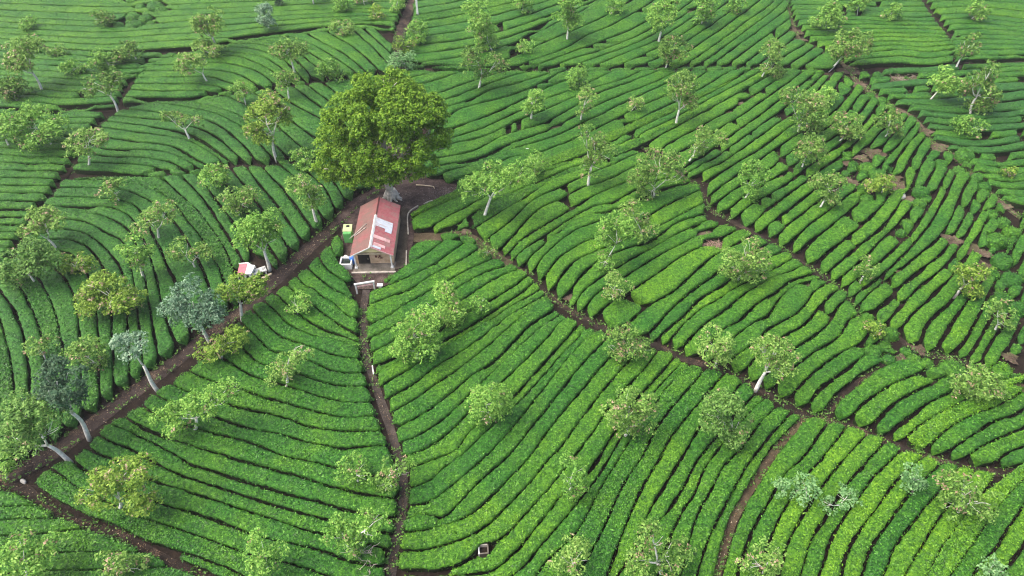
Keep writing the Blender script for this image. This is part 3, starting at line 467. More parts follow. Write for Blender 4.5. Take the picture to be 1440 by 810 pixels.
HEDGES = []
for key, G, cnt, fl, old, brk, wob, gap, look, grp, frm in FIELDS:
    assert len(cnt) == len(G)-1, (key, len(cnt), len(G))
    rng = np.random.default_rng(sum(map(ord, key))*13+5)
    ws = [extend_out(un(catmull(p), HH*0.9), p) for p in G]
    lines = []
    for a in range(len(G)-1):
        m = int(max(arclen(ws[a])[-1], arclen(ws[a+1])[-1])/0.22)+4
        X, Y = resample(ws[a], m), resample(ws[a+1], m); n = cnt[a]
        for i in range(n):
            f0, f1 = i/n, (i+1)/n
            lines.append((X*(1-f0)+Y*f0, X*(1-f1)+Y*f1))
    for r, (L, R) in enumerate(lines):
        m = len(L); L = L.copy(); R = R.copy()
        U = np.linspace(0, 1, 15); pts = L[:, None]+(R-L)[:, None]*U[None, :, None]
        free = ~blocked(pts); Wd = np.linalg.norm((R-L)[:, :2], axis=1)
        lo = np.zeros(m); hi = np.zeros(m)
        for i in range(m):
            best = (0, 0); st = None
            for u in range(16):
                ok = u < 15 and free[i, u]
                if ok and st is None: st = u
                if not ok and st is not None:
                    if u-1-st > best[1]-best[0]: best = (st, u-1)
                    st = None
            lo[i], hi[i] = U[best[0]], U[best[1]]
        good = (hi-lo)*Wd > 0.42
        # breaks in the ragged rows
        if brk > 0:
            step = np.linalg.norm(np.diff(L, axis=0), axis=1).mean()
            hit = rng.random(m) < brk*step
            for i in np.nonzero(hit)[0]: good[i:i+max(1, int(rng.uniform(0.25, 0.7)/step))] = False
        runs = []; st = None
        for i in range(m+1):
            ok = i < m and good[i]
            if ok and st is None: st = i
            if not ok and st is not None:
                runs.append((st, i)); st = None
        pieces = []
        for a, b in runs:
            if b-a < 4: continue
            f_lo = lo[a:b]; f_hi = hi[a:b]
            if len(f_lo) > 7:
                ker = np.ones(5)/5; f_lo = np.convolve(np.pad(f_lo, 2, 'edge'), ker, 'valid'); f_hi = np.convolve(np.pad(f_hi, 2, 'edge'), ker, 'valid')
            l = L[a:b]+(R-L)[a:b]*f_lo[:, None]; rr = L[a:b]+(R-L)[a:b]*f_hi[:, None]
            ln = arclen((l+rr)/2)[-1]
            if ln < 0.9: continue
            pl, pr = proj(l), proj(rr); c = (pl+pr)/2
            vis = (c[:, 0] > 0) & (c[:, 0] < 1440) & (c[:, 1] > 0) & (c[:, 1] < 810)
            wpx = np.abs((pr-pl)[:, 1])*0.7+np.abs((pr-pl)[:, 0])*0.5
            area = float((wpx[:-1]*np.linalg.norm(np.diff(c, axis=0), axis=1)*vis[:-1]).sum())
            pieces.append([l, rr, area, ln])
        for pi, (l, rr, area, ln) in enumerate(pieces):
            HEDGES.append(dict(key=key, row=r, nrow=len(lines), piece=pi, npiece=len(pieces), L=l, R=rr, area=area, gap=gap, wob=wob, fl=fl, old=old, look=look, grp=grp, frm=frm))
HEDGES.sort(key=lambda h: -h['area'])
FROM = {'A': 'from the hut', 'B': 'from the hut', 'C': 'from the branch path', 'D': 'from the yard', 'R': 'from the top', 'F': 'from the top', 'E': 'from the top left', 'J': 'from the top', 'K': 'from the top', 'L': 'from the top', 'G': 'from the top', 'H': 'from the top', 'M': 'from below', 'N': 'from the big tree', 'P': 'from the big tree', 'Q': 'from the top', 'T': 'from the top'}
SHORT = {'A': 'tea hedge left of the footpath', 'B': 'tea hedge right of the footpath', 'C': 'tea hedge right of the branch path', 'D': 'tea hedge above the diagonal path', 'R': 'ragged tea hedge below the gully', 'F': 'tea hedge right of the big tree', 'E': 'tea hedge above the cross path', 'J': 'tea hedge above the gully', 'K': 'tea hedge in the top right corner', 'L': 'dark tea hedge beyond the gully', 'G': 'level tea hedge at the top left', 'H': 'level tea hedge at the far left', 'M': 'tea hedge between the upper left lanes', 'N': 'curving tea hedge left of the big tree', 'P': 'tea hedge left of the dirt track', 'Q': 'level tea hedge at the left edge', 'T': 'tea hedge in the bottom left corner'}
def hedge_label(h):
    base = '%s %s, counting %s' % (ordinal(h['row']+1), SHORT[h['key']], FROM[h['key']])
    if h['npiece'] > 1: base = '%s piece of %s %s %s' % (ordinal(h['piece']+1), ordinal(h['row']+1), SHORT[h['key']], FROM[h['key']])
    return base
rest = ([], [], []); nv = 0
RESTN = 0
for hi_, h in enumerate(HEDGES):
    rng = np.random.default_rng(1000+hi_)
    V, Q, mi = hedge_mesh(h['L'], h['R'], h['gap'], h['wob'], rng)
    if hi_ < 300 and h['area'] > 12:
        c = V.mean(0); c[2] = float(hgt(c[0], c[1]))
        sm = mi != 1
        o = link('tea_hedge', np_mesh('tea_hedge', V-c, Q, [M_HEDGE, M_TLEAF, M_STEM_SHADE], mi, sm)); o.location = c
        tag(o, hedge_label(h), 'hedge', 'tea hedges: '+h['grp'])
        o.color = (rng.uniform(*h['fl']), h['old']*rng.uniform(0.6, 1.2), rng.random(), 1)
    else:
        rest[0].append(V); rest[1].append(Q+nv); rest[2].append(mi); nv += len(V); RESTN += 1
if nv:
    mi = np.concatenate(rest[2])
    o = link('tea_hedges', np_mesh('tea_hedges', np.vstack(rest[0]), np.vstack(rest[1]), [M_HEDGE, M_TLEAF, M_STEM_SHADE], mi, mi != 1))
    tag(o, 'short broken pieces of tea hedge filling the far and ragged tea fields', 'hedges', None, 'stuff'); o.color = (0.26, 0.15, 0.5, 1)
print('hedges', len(HEDGES), 'rest', RESTN)

# ---- round bushes
def bush_mesh(r, rng, dist, h=None):
    h = h or min(r*1.05, 0.95); nr, na = 9, 22
    if dist < 60: nr, na = 12, 30
    th = np.linspace(0.04, 1.0, nr)*math.pi*0.5; ph = np.arange(na)*2*math.pi/na
    T, P = np.meshgrid(th, ph, indexing='ij')
    rr = np.sin(T)**0.62; zz = np.clip(np.cos(T), 0, 1)**0.75
    V = np.stack([rr*np.cos(P)*r, rr*np.sin(P)*r, zz*h], -1).reshape(-1, 3)
    Nn = np.stack([np.sin(T)**3*np.cos(P), np.sin(T)**3*np.sin(P), np.cos(T)+0.15], -1).reshape(-1, 3); Nn /= np.linalg.norm(Nn, axis=1)[:, None]
    sd = rng.uniform(0, 99, 3)
    V = V*(1+0.14*vnoise(V+sd, 1.2/r)[:, None])+Nn*(0.06*vnoise(V+sd, 3.0)+0.05*vnoise(V+sd, 6.5))[:, None]
    i = np.arange(nr-1)[:, None]*na; j = np.arange(na)[None]; j2 = (j+1) % na
    Q = np.stack([i+j, i+na+j, i+na+j2, i+j2], -1).reshape(-1, 4)
    n = int(6.3*r*r*200*(40/dist)**1.9); idx = rng.integers(0, len(V), n)
    LV, LQ = leaf_cards(V[idx]+rng.normal(0, 0.08, (n, 3))*np.array([1, 1, .3])+Nn[idx]*0.02, Nn[idx], 0.072*(dist/45)**0.3, rng)
    top = len(V); V = np.vstack([V, LV]); Q = np.vstack([Q, np.array([[0, na//3, 2*na//3, na-1]])*0+np.array([[0, na//4, na//2, 3*na//4]]), LQ+top])
    return V, Q, np.r_[np.zeros(len(Q)-n, int), np.ones(n, int)]
for where, lst in BUSHES.items():
    for k, (x, y, r) in enumerate(sorted(lst)):
        rng = np.random.default_rng(int(x*7+y)); c = un((x, y), 0.45)[0]; c[2] = hgt(c[0], c[1])
        V, Q, mi = bush_mesh(r/px_per_m(x, y)*0.97, rng, np.linalg.norm(c-np.array([0, 0, CAM_H])))
        o = link('tea_bush', np_mesh('tea_bush', V, Q, [M_HEDGE, M_TLEAF, M_STEM_SHADE], mi, mi != 1)); o.location = c; o.rotation_euler = (0, 0, rng.uniform(0, 6))
        tag(o, '%s from the left of the round tea bushes %s' % (ordinal(k+1), where), 'bush', 'round tea bushes '+where)
        o.color = (rng.uniform(0.1, 0.4), rng.uniform(0.0, 0.35), rng.random(), 1)
# ------------------------------------------------------------------ ground, tracks
def soil(name, a, b_, c_, sc=1.2, litter=None, r=0.95):
    m, nt, b = newmat(name)
    f = noise(nt, sc, 6.0, 0.65); f2 = noise(nt, sc*7, 4.0, 0.7)
    col = ramp(nt, f, [(0.3, a), (0.52, b_), (0.72, c_)])
    col = mixc(nt, mth(nt, 'MULTIPLY', ramp(nt, f2, [(0.5, (0, 0, 0)), (0.72, (1, 1, 1))]), 0.45), col, (c_[0]*1.7, c_[1]*1.65, c_[2]*1.6))
    if litter:
        f3 = noise(nt, sc*0.55, 3.0); f4 = noise(nt, 14.0, 2.0)
        w = mth(nt, 'MULTIPLY', ramp(nt, f3, [(0.5, (0, 0, 0)), (0.66, (1, 1, 1))]), ramp(nt, f4, [(0.5, (0, 0, 0)), (0.6, (1, 1, 1))]))
        col = mixc(nt, w, col, litter)
    nt.links.new(col, b.inputs['Base Color']); rough(b, r, 0.15); bump(nt, b, f2, 0.6, 0.05)
    return m, nt, b, col
M_SOIL, nt, b, col = soil('soil', (0.009, 0.006, 0.005), (0.017, 0.012, 0.009), (0.034, 0.024, 0.017))  # soil darkened to near black: shade between the hedges is in the colour
# beyond the tea the ground is covered with low green growth
gm = nt.nodes['GEO']; sx = N(nt, 'ShaderNodeSeparateXYZ'); nt.links.new(gm.outputs['Position'], sx.inputs[0])
ax = mth(nt, 'ABSOLUTE', sx.outputs['X'])
outx = mth(nt, 'GREATER_THAN', ax, mth(nt, 'MULTIPLY_ADD', sx.outputs['Y'], 0.54, 22.5))
outy = mth(nt, 'MAXIMUM', mth(nt, 'GREATER_THAN', sx.outputs['Y'], 113.0), mth(nt, 'LESS_THAN', sx.outputs['Y'], 11.0))
gc = ramp(nt, noise(nt, 2.2, 5.0, 0.7), [(0.3, (0.014, 0.05, 0.012)), (0.7, (0.06, 0.16, 0.03))])
nt.links.new(mixc(nt, mth(nt, 'MAXIMUM', outx, outy), col, gc), b.inputs['Base Color'])
M_TRACK = soil('track_soil', (0.014, 0.0105, 0.0098), (0.030, 0.0225, 0.0205), (0.062, 0.048, 0.043), 1.3, (0.19, 0.14, 0.095))[0]
M_PATH = soil('path_soil', (0.024, 0.0195, 0.0175), (0.045, 0.037, 0.033), (0.080, 0.066, 0.060), 1.6, (0.15, 0.12, 0.09))[0]
M_PATHD = soil('dark_path_soil', (0.011, 0.0085, 0.007), (0.023, 0.0175, 0.0145), (0.048, 0.036, 0.030), 1.6, (0.15, 0.10, 0.07))[0]
M_BROWN = soil('brown_soil', (0.035, 0.027, 0.017), (0.070, 0.053, 0.034), (0.115, 0.092, 0.062), 1.5, (0.16, 0.15, 0.08))[0]
M_BARE = soil('bare_soil', (0.040, 0.030, 0.020), (0.085, 0.062, 0.044), (0.16, 0.125, 0.092), 1.1, (0.09, 0.13, 0.035))[0]
M_YARD = soil('yard_soil', (0.018, 0.012, 0.011), (0.046, 0.032, 0.029), (0.105, 0.077, 0.068), 1.3, (0.19, 0.145, 0.12))[0]

def axis(a, b, fine, far):
    mid = np.arange(a, b+0.01, fine); out = [mid]
    lo = [a]; s = fine
    while lo[-1] > -far: s *= 1.35; lo.append(lo[-1]-s)
    hi = [b]; s = fine
    while hi[-1] < far: s *= 1.35; hi.append(hi[-1]+s)
    return np.r_[np.array(lo[1:])[::-1], mid, np.array(hi[1:])]
gx, gy = axis(-100, 100, 0.9, 2500), axis(0, 130, 0.9, 2500)
X, Y = np.meshgrid(gx, gy); V = np.stack([X, Y, hgt(X, Y)], -1).reshape(-1, 3)
i = np.arange(len(gy)-1)[:, None]*len(gx); j = np.arange(len(gx)-1)[None]
Q = np.stack([i+j, i+j+1, i+j+1+len(gx), i+j+len(gx)], -1).reshape(-1, 4)
tag(link('ground', np_mesh('ground', V, Q, [M_SOIL])), kind='structure')

def strip(name, W, w, mat, dz, fade=0.12):
    s = arclen(W); m = max(4, int(s[-1]/0.3)); W = resample(W, m); t = np.gradient(W, axis=0); t[:, 2] = 0; t /= np.linalg.norm(t, axis=1)[:, None]
    nrm = np.stack([-t[:, 1], t[:, 0], np.zeros(m)], 1); U = np.linspace(-1, 1, 9)
    wl = w*0.5*(1+fade*vnoise(np.c_[W[:, :2], np.zeros(m)], 0.9)); wr = w*0.5*(1+fade*vnoise(np.c_[W[:, :2]+50, np.zeros(m)], 0.9))
    V = W[:, None]+nrm[:, None]*(np.where(U[None] < 0, U[None]*wl[:, None], U[None]*wr[:, None]))[..., None]
    V[..., 2] = hgt(V[..., 0], V[..., 1])+dz+0.02*vnoise(V.reshape(-1, 3), 1.1).reshape(V.shape[:2])*(1-U[None]**2)
    i = np.arange(m-1)[:, None]*9; j = np.arange(8)[None]
    o = link(name, np_mesh(name, V.reshape(-1, 3), np.stack([i+j, i+j+9, i+j+10, i+j+1], -1).reshape(-1, 4), [mat])); tag(o, kind='structure'); return o
PM = {'dirt_track': M_TRACK, 'dirt_track_far': M_TRACK, 'footpath': M_PATH, 'branch_path': M_BROWN, 'stub_lane': M_PATHD, 'gully_path': M_BARE, 'cross_path': M_PATHD, 'diagonal_path': M_PATHD, 'diagonal_path_start': M_BROWN, 'side_track': M_PATHD, 'hedge_lane': M_PATHD}
PN = {'diagonal_path_start': 'diagonal_path', 'dirt_track_far': 'dirt_track', 'stub_lane': 'lane', 'top_lane': 'lane', 'corner_lane': 'lane', 'right_lane': 'lane', 'upper_left_lane': 'lane', 'upper_left_lane_two': 'lane', 'left_lane': 'lane', 'mid_left_lane': 'lane', 'hedge_lane': 'lane'}
for n, k in enumerate(PATHS):
    w = PATHS[k][1]
    strip(PN.get(k, k), PW[k], w*(1.2 if w > 1 else 1.45), PM.get(k, M_SOIL), 0.035+0.005*n)

def patch(name, pts, mat, dz):
    """an irregular sheet of soil following the ground"""
    P = np.asarray(pts)[:, :2]; c = P.mean(0); rings = 6; n = len(P)
    V = [np.r_[c, 0]]
    for k in range(1, rings+1):
        for p in P: V.append(np.r_[c+(p-c)*k/rings, 0])
    V = np.array(V); V[:, 2] = hgt(V[:, 0], V[:, 1])+dz
    bm = bmesh.new(); vs = [bm.verts.new(v) for v in V]
    for k in range(n):
        k2 = (k+1) % n; bm.faces.new((vs[0], vs[1+k], vs[1+k2]))
        for r in range(rings-1):
            a = 1+r*n; bb = a+n; bm.faces.new((vs[a+k], vs[bb+k], vs[bb+k2], vs[a+k2]))
    bmesh.ops.recalc_face_normals(bm, faces=bm.faces)
    me = bpy.data.meshes.new(name); bm.to_mesh(me); bm.free(); me.materials.append(mat)
    for p in me.polygons: p.use_smooth = True
    if me.polygons[0].normal.z < 0: me.flip_normals()
    o = link(name, me); tag(o, kind='structure'); return o
yc = YW.mean(0); yo = YW.copy(); dd = YW-yc; dd[:, 2] = 0; yo += dd/np.linalg.norm(dd, axis=1)[:, None]*0.55
patch('yard', yo, M_YARD, 0.135)
for n, (x, y, r) in enumerate(BARE):
    c = un((x, y), 0.2)[0]; rw = r/px_per_m(x, y)*1.15; a = np.arange(48)*2*math.pi/48
    rr = rw*(1+0.2*np.sin(3*a+c[0])+0.13*np.sin(5*a+c[1])+0.10*np.sin(9*a+2*c[0])+0.08*np.sin(14*a+3*c[1]))
    patch('bare_soil', np.stack([c[0]+rr*np.cos(a), c[1]+rr*np.sin(a)], 1), M_BARE, 0.16+0.004*n)
# ------------------------------------------------------------------ trees: foot, crown lobes (photograph points), leaf, wording
TREES = [
 ((61,134),[(38,83,26,23),(48,66,14,12),(25,96,15,12)],'o','with two thin trunks near the left edge, upper field'),
 ((28,152),[(20,128,20,16),(10,135,13,11)],'o','at the left edge above the rounded green crown'),
 ((79,213),[(52,180,40,29)],'g','with a wide rounded crown near the left edge','wide round green shade tree'),
 ((16,214),[(2,182,14,20)],'o','cut by the left edge beside the wide round tree'),
 ((43,56),[(40,37,11,10)],'g','small, in the top left field near the edge'),
 ((154,55),[(145,28,14,13)],'o','under the thick bush clump at the top left'),
 ((82,92),[(80,74,11,8)],'o','smallest of the top left field, by the leaning pair'),
 ((112,118),[(105,97,15,11)],'g','left end of the row of three crowns, upper left'),
 ((160,108),[(150,88,22,14)],'g','middle crown of the row of three, upper left'),
 ((196,92),[(183,82,16,16),(190,68,9,8)],'o','right end of the row of three crowns, upper left'),
 ((167,159),[(152,120,22,15),(126,126,14,10),(165,112,12,9)],'o','with a forked white trunk beside the lane crossing'),
 ((307,80),[(293,36,24,15),(303,24,12,10),(282,36,13,10)],'o','at the top left, above the other wide crown'),
 ((308,88),[(300,72,20,15),(282,68,12,9)],'o','with pinkish pods below the higher crown, top left'),
 ((297,122),[(268,93,19,13),(283,88,10,8)],'o','with two white trunks in the lens shaped upper field'),
 ((267,201),[(238,166,12,9),(255,172,14,9),(274,170,11,7)],'o','flat and thin, standing alone below the upper left lane'),
 ((123,242),[(122,205,22,18),(134,192,15,10)],'o','with forked trunk over the left lane'),
 ((347,153),[(341,131,12,11)],'o','small, on the upper lane left of the big tree'),
 ((381,47),[(375,26,14,15)],'b','slim, near the top edge left of the track'),
 ((392,22),[(391,4,8,8)],'d','tiny, touching the top edge left of the track'),
 ((442,12),[(438,-16,14,14)],'g','only its white trunk visible at the top edge'),
 ((484,36),[(482,8,13,13)],'g','slim, at the top edge two crowns left of the track'),
 ((482,66),[(482,42,17,10)],'o','flat crown on the lane left of the track top'),
 ((418,111),[(408,72,22,17),(400,66,12,10)],'o','on a thin straight trunk left of the big tree'),
 ((409,147),[(402,114,18,13)],'o','thin, on the lane below the straight trunk tree'),
 ((478,124),[(467,100,18,15),(458,108,10,8)],'g','loose crown touching the upper left of the big tree'),
 ((514,28),[(512,4,12,10)],'o','at the top edge just left of the dirt track'),
 ((523,33),[(530,19,11,8)],'y','small flat, beside the track at the top edge'),
 ((557,23),[(559,7,8,14)],'g','narrow, on the left verge of the track top'),
 ((584,72),[(588,48,15,17)],'g','on the right verge of the track above the big tree'),
 ((572,80),[(570,66,12,13)],'y','low and bushy on the track above the big tree'),
 ((572,103),[(568,90,20,13)],'m','low and pale, just behind the big tree crown','pale green bushy tree'),
 ((694,78),[(672,26,20,17),(678,46,17,13),(686,64,15,11)],'g','tall, highest of the pair above the cross path','tall fresh green shade tree'),
 ((673,131),[(668,88,21,17),(697,90,17,14),(676,104,12,9)],'o','lower of the pair by the cross path, white foot'),
 ((390,228),[(378,165,28,24),(372,188,22,18),(392,152,16,12)],'y','tall olive gold crown left of the big tree','large yellow-green shade tree'),
 ((734,28),[(735,11,11,13)],'g','at the top edge right of the white post'),
 ((798,63),[(796,32,18,16),(802,8,14,14)],'g','two-storeyed crown at the top edge, centre right'),
 ((855,38),[(864,12,11,13)],'g','small, at the top edge between two larger crowns'),
 ((925,66),[(930,28,18,20),(943,8,10,9)],'g','brown topped crown at the top edge, right of centre'),
 ((986,42),[(993,13,18,15),(982,38,11,8)],'g','bushy, at the top edge left of the gully'),
 ((1030,26),[(1036,11,11,12)],'g','small, at the top edge nearest the gully'),
 ((933,104),[(948,71,24,14),(938,82,14,9)],'o','pale flat crown standing on the cross path'),
 ((951,182),[(958,120,22,20),(965,150,15,15),(950,136,13,12)],'o','tall and straggling, right below the cross path'),
 ((737,95),[(738,71,11,9)],'g','small, at the foot of the slanting top lane'),
 ((810,142),[(813,108,14,14),(808,120,9,9)],'g','slim, just under the cross path right of centre'),
 ((814,177),[(825,139,12,14),(820,155,9,9)],'o','pale, thin, below the slim one by the cross path'),
 ((746,176),[(748,146,15,17),(755,135,9,8)],'g','alone in the rows right of the big tree'),
 ((882,185),[(893,151,11,12)],'o','small, where the hedge lane begins'),
 ((826,268),[(825,187,10,11),(836,204,18,15),(848,218,20,16),(832,236,16,14)],'o','tall leaning crown in the middle of the upper rows','tall mixed green shade tree'),
 ((918,287),[(926,232,30,18),(900,250,20,16),(950,250,17,12),(913,274,12,10)],'o','widest pale crown of the right field, no trunk showing'),
 ((677,312),[(672,266,23,18),(700,252,24,18),(733,246,21,17)],'g','long crown right of the yard, near the hut','long fresh green shade tree'),
 ((752,264),[(752,232,13,18)],'g','slim, at the right end of the long crown by the yard'),
 ((963,236),[(993,199,21,16),(980,210,12,9)],'o','leaning right on a bare white trunk, right field'),
 ((1042,292),[(1060,256,21,22),(1055,275,12,11)],'g','loose pale crown in the right field centre'),
 ((905,345),[(890,300,18,14),(908,326,16,17)],'o','dull crown behind the fuller green one, right of centre'),
 ((848,386),[(866,333,27,23),(850,371,10,14)],'g','full crown with low sprigs, right of centre'),
 ((1034,402),[(1048,358,30,20),(1035,380,20,18),(1062,385,20,18)],'o','broad pale crown beside the heap of dry brush'),
 ((862,440),[(866,405,22,15),(856,418,12,9)],'o','brownish, hanging over the diagonal path'),
 ((1160,50),[(1162,27,22,17)],'g','bushy, on the gully near the top edge'),
 ((1205,22),[(1207,8,15,12)],'g','pale, at the top edge right of the gully'),
 ((1247,36),[(1253,21,10,12)],'g','thin, in the top right field'),
 ((1163,101),[(1198,62,24,17),(1180,74,16,12),(1214,72,12,10)],'o','leaning right with long white trunk at the gully'),
 ((1360,38),[(1376,17,14,15)],'g','pale, in the top right corner field'),
 ((1341,104),[(1362,66,16,12),(1350,74,9,7)],'o','thin, at the corner of the two top right lanes'),
 ((1303,147),[(1328,118,18,18)],'g','pale loose crown leaning right beyond the gully'),
 ((1362,168),[(1376,138,22,26),(1393,98,12,10),(1368,115,14,10)],'o','tallest brownish crown beyond the gully'),
 ((1064,116),[(1082,80,18,16),(1088,98,14,12)],'o','on the cross path left of the gully'),
 ((1120,196),[(1128,160,28,24),(1113,136,16,13),(1140,180,15,12)],'o','dense pale crown below the cross path, far right'),
 ((1156,158),[(1160,140,16,12)],'g','small, beside the dense pale crown, far right'),
 ((1170,208),[(1190,180,20,20),(1200,198,12,10)],'o','loose, left of the bare gully soil'),
 ((1238,216),[(1250,172,13,20),(1258,190,10,10)],'o','thin, among the upright rows below the gully'),
 ((1366,196),[(1368,181,22,13)],'g','low bushy, in the dark rows beyond the gully'),
 ((1121,244),[(1138,214,21,22)],'o','pale, second down from the cross path, far right'),
 ((1146,301),[(1162,262,21,20),(1172,280,14,11)],'o','pale, third down from the cross path, far right'),
 ((1236,286),[(1240,267,20,13)],'y','low and golden beside the pale bare soil'),
 ((1210,406),[(1217,380,13,18)],'o','thin pale wisp in the rows, right of centre'),
 ((1340,419),[(1365,398,24,19),(1352,386,14,11),(1385,385,10,9)],'y','wide crown near the right edge below the gully'),
 ((1414,256),[(1416,247,9,8)],'y','small golden bush near the right edge'),
 ((1396,472),[(1402,438,15,18),(1408,460,11,11)],'o','pale slanting crown near the right edge'),
 ((1225,486),[(1228,469,14,12)],'y','small golden one at the lane bend, far right'),
 ((1345,562),[(1372,540,32,18),(1355,550,20,15),(1398,552,16,11)],'o','wide brown tinged crown, right above the diagonal path'),
 ((1062,551),[(1090,500,28,22),(1098,520,20,15),(1072,490,14,10)],'o','pale wide crown with white foot on the diagonal path'),
 ((874,525),[(882,484,30,18),(868,494,18,13),(905,492,13,10)],'o','by the diagonal path right of centre, pale pods'),
 ((1008,522),[(1003,488,25,22),(1015,502,16,13)],'o','pale crown astride the diagonal path, right part'),
 ((876,620),[(884,575,34,26),(876,598,24,18),(905,592,18,15)],'o','roundest pale crown in the rows right of centre'),
 ((1032,634),[(1018,580,30,28),(1034,606,24,22),(1000,598,18,16)],'n','dull green crown near the branch path','dull green shade tree'),
 ((628,464),[(620,434,28,25),(638,445,18,15)],'g','upper of the close pair below the hut'),
 ((586,524),[(585,474,31,28),(572,490,20,18),(606,482,18,15)],'g','lower of the close pair below the hut'),
 ((678,443),[(676,428,13,13)],'g','small leafy one right of the close pair'),
 ((686,606),[(688,562,29,24),(684,584,22,16),(705,575,16,14)],'g','alone in the rows right of the footpath'),
 ((418,448),[(418,431,15,14)],'g','small, left of the footpath below the hut'),
 ((399,553),[(424,496,15,15),(406,512,17,16),(397,530,19,15)],'o','narrow and slanting, left of the footpath'),
 ((504,692),[(502,666,22,19)],'g','left of the pair over the lower footpath'),
 ((548,697),[(558,662,22,17),(545,680,18,15)],'o','right of the pair, hanging over the lower footpath'),
 ((490,787),[(482,752,27,24),(525,738,19,17),(500,765,18,14)],'g','bright twin crown left of the lower footpath'),
 ((375,815),[(374,780,24,26)],'g','at the bottom edge left of the footpath'),
 ((803,706),[(808,662,20,18),(802,684,18,14)],'g','small round pale one in the lower centre rows'),
 ((801,822),[(804,790,28,25)],'o','at the bottom edge right of the centre'),
 ((930,824),[(914,757,22,17),(940,785,30,24),(902,788,22,20)],'o','broad twin crown at the bottom edge near branch path'),
 ((1133,706),[(1133,688,21,15)],'m','low sprouting one in the lower right rows'),
 ((1100,702),[(1100,684,12,14)],'m','thin sprout left of the low one, lower right'),
 ((1188,718),[(1190,700,18,12),(1158,722,11,8)],'m','thin sprout right of the low one, lower right'),
 ((1283,694),[(1282,672,17,17),(1288,684,12,8)],'m','small pale one beneath the diagonal path, far right'),
 ((1345,736),[(1350,690,28,20),(1372,708,26,18),(1340,712,18,12)],'o','wide thin crown at the lower right'),
 ((1388,818),[(1388,803,21,12)],'m','low sprout cut by the bottom edge, right corner'),
 ((1075,824),[(1085,780,15,20),(1066,796,24,17)],'o','brown tipped, at the bottom edge right of branch path'),
 ((177,461),[(152,414,40,24),(138,430,25,17),(178,426,22,17)],'y','broad crown left of the dirt track','broad yellow-green shade tree'),
 ((295,482),[(273,428,34,26),(250,440,20,17),(292,444,24,20)],'b','large silvery crown beside the dirt track','large blue-grey shade tree'),
 ((223,551),[(187,488,22,19)],'b','small silvery crown on a long bent white trunk'),
 ((126,619),[(83,540,33,24),(72,560,25,18),(100,562,22,17)],'d','dense dark crown with white trunk on the dirt track','dense dark blue-green tree'),
 ((101,652),[(32,584,34,26),(68,600,26,20),(24,618,24,20),(45,632,20,14)],'n','wide dark crown at the left edge over the track','wide olive dark tree'),
 ((66,511),[(57,488,18,13)],'o','sparse and pinkish near the left edge'),
 ((150,534),[(120,500,26,18),(138,512,16,12)],'o','brown topped, behind the dense dark crown'),
 ((341,451),[(338,405,32,18),(352,414,20,12),(322,412,16,11)],'y','on the dirt track beside the small red kiosk'),
 ((312,518),[(297,494,22,14),(326,482,22,16)],'y','bright low crown right of the dirt track','bright yellow-green shade tree'),
 ((270,612),[(248,590,26,20),(284,574,26,20),(318,552,23,16)],'g','long bright crown stretched along the rows, lower left','long bright green shade tree'),
 ((165,728),[(146,690,26,26),(180,668,28,24),(196,700,27,22)],'y','large crown in the lower left rows','large pale green shade tree'),
 ((40,820),[(38,785,38,29)],'g','big leafy crown in the bottom left corner'),
 ((166,824),[(160,796,24,18),(188,800,18,14)],'o','low crown at the bottom edge, left part'),
 ((10,674),[(10,660,20,13)],'g','low leafy one at the track junction, left edge'),
 ((84,358),[(66,318,28,20),(46,326,18,14)],'o','brown crown on two thin trunks, left field'),
 ((54,407),[(42,366,32,26),(26,385,22,18)],'n','dull spreading crown at the left edge','dull green shade tree'),
 ((118,393),[(104,376,17,15),(124,370,14,12)],'y','low, gold and brown, left field'),
 ((172,301),[(160,272,18,15)],'o','dark brownish crown in the curving left rows'),
 ((223,344),[(210,312,20,14),(234,302,20,14)],'o','twin crown with pale trunk, curving left rows'),
 ((204,396),[(190,350,18,19),(196,368,17,13)],'g','upright fresh crown in the curving left rows'),
 ((276,387),[(256,354,18,14),(280,360,16,13)],'o','left of the little red kiosk'),
 ((305,286),[(300,252,18,19),(312,248,12,12)],'g','brown tipped, above the curving rows by the lane'),
 ((336,320),[(343,286,28,18),(330,298,18,13)],'o','behind the bright tree by the dirt track'),
 ((379,381),[(366,326,30,24),(350,340,22,17),(382,330,18,16)],'g','bright crown left of the dirt track near the kiosk','bright green shade tree'),
 ((450,320),[(425,260,19,18),(436,280,20,18)],'o','pink brown top and white foot, beside the dirt track'),
 ((430,249),[(428,226,14,17)],'g','small, under the left side of the big tree'),
 ((680,373),[(686,354,11,9)],'o','tiny thin, at the start of the diagonal path'),
]
LOOK = {'g': 'fresh green shade tree', 'y': 'yellow-green shade tree', 'o': 'podded olive shade tree', 'b': 'blue-grey shade tree', 'd': 'dark green shade tree', 'm': 'pale mint green shade tree', 'n': 'dull green shade tree'}
PODS = {'g': 0.03, 'y': 0.07, 'o': 0.085, 'b': 0.0, 'd': 0.0, 'm': 0.0, 'n': 0.02, 'B': 0.0}
CAMP = np.array([0, 0, CAM_H])
def on_plane(px, py, yb):
    d = rays((px, py))[0]; t = yb/d[1]
    return CAMP+t*d, FPX/t        # point, pixels per metre there

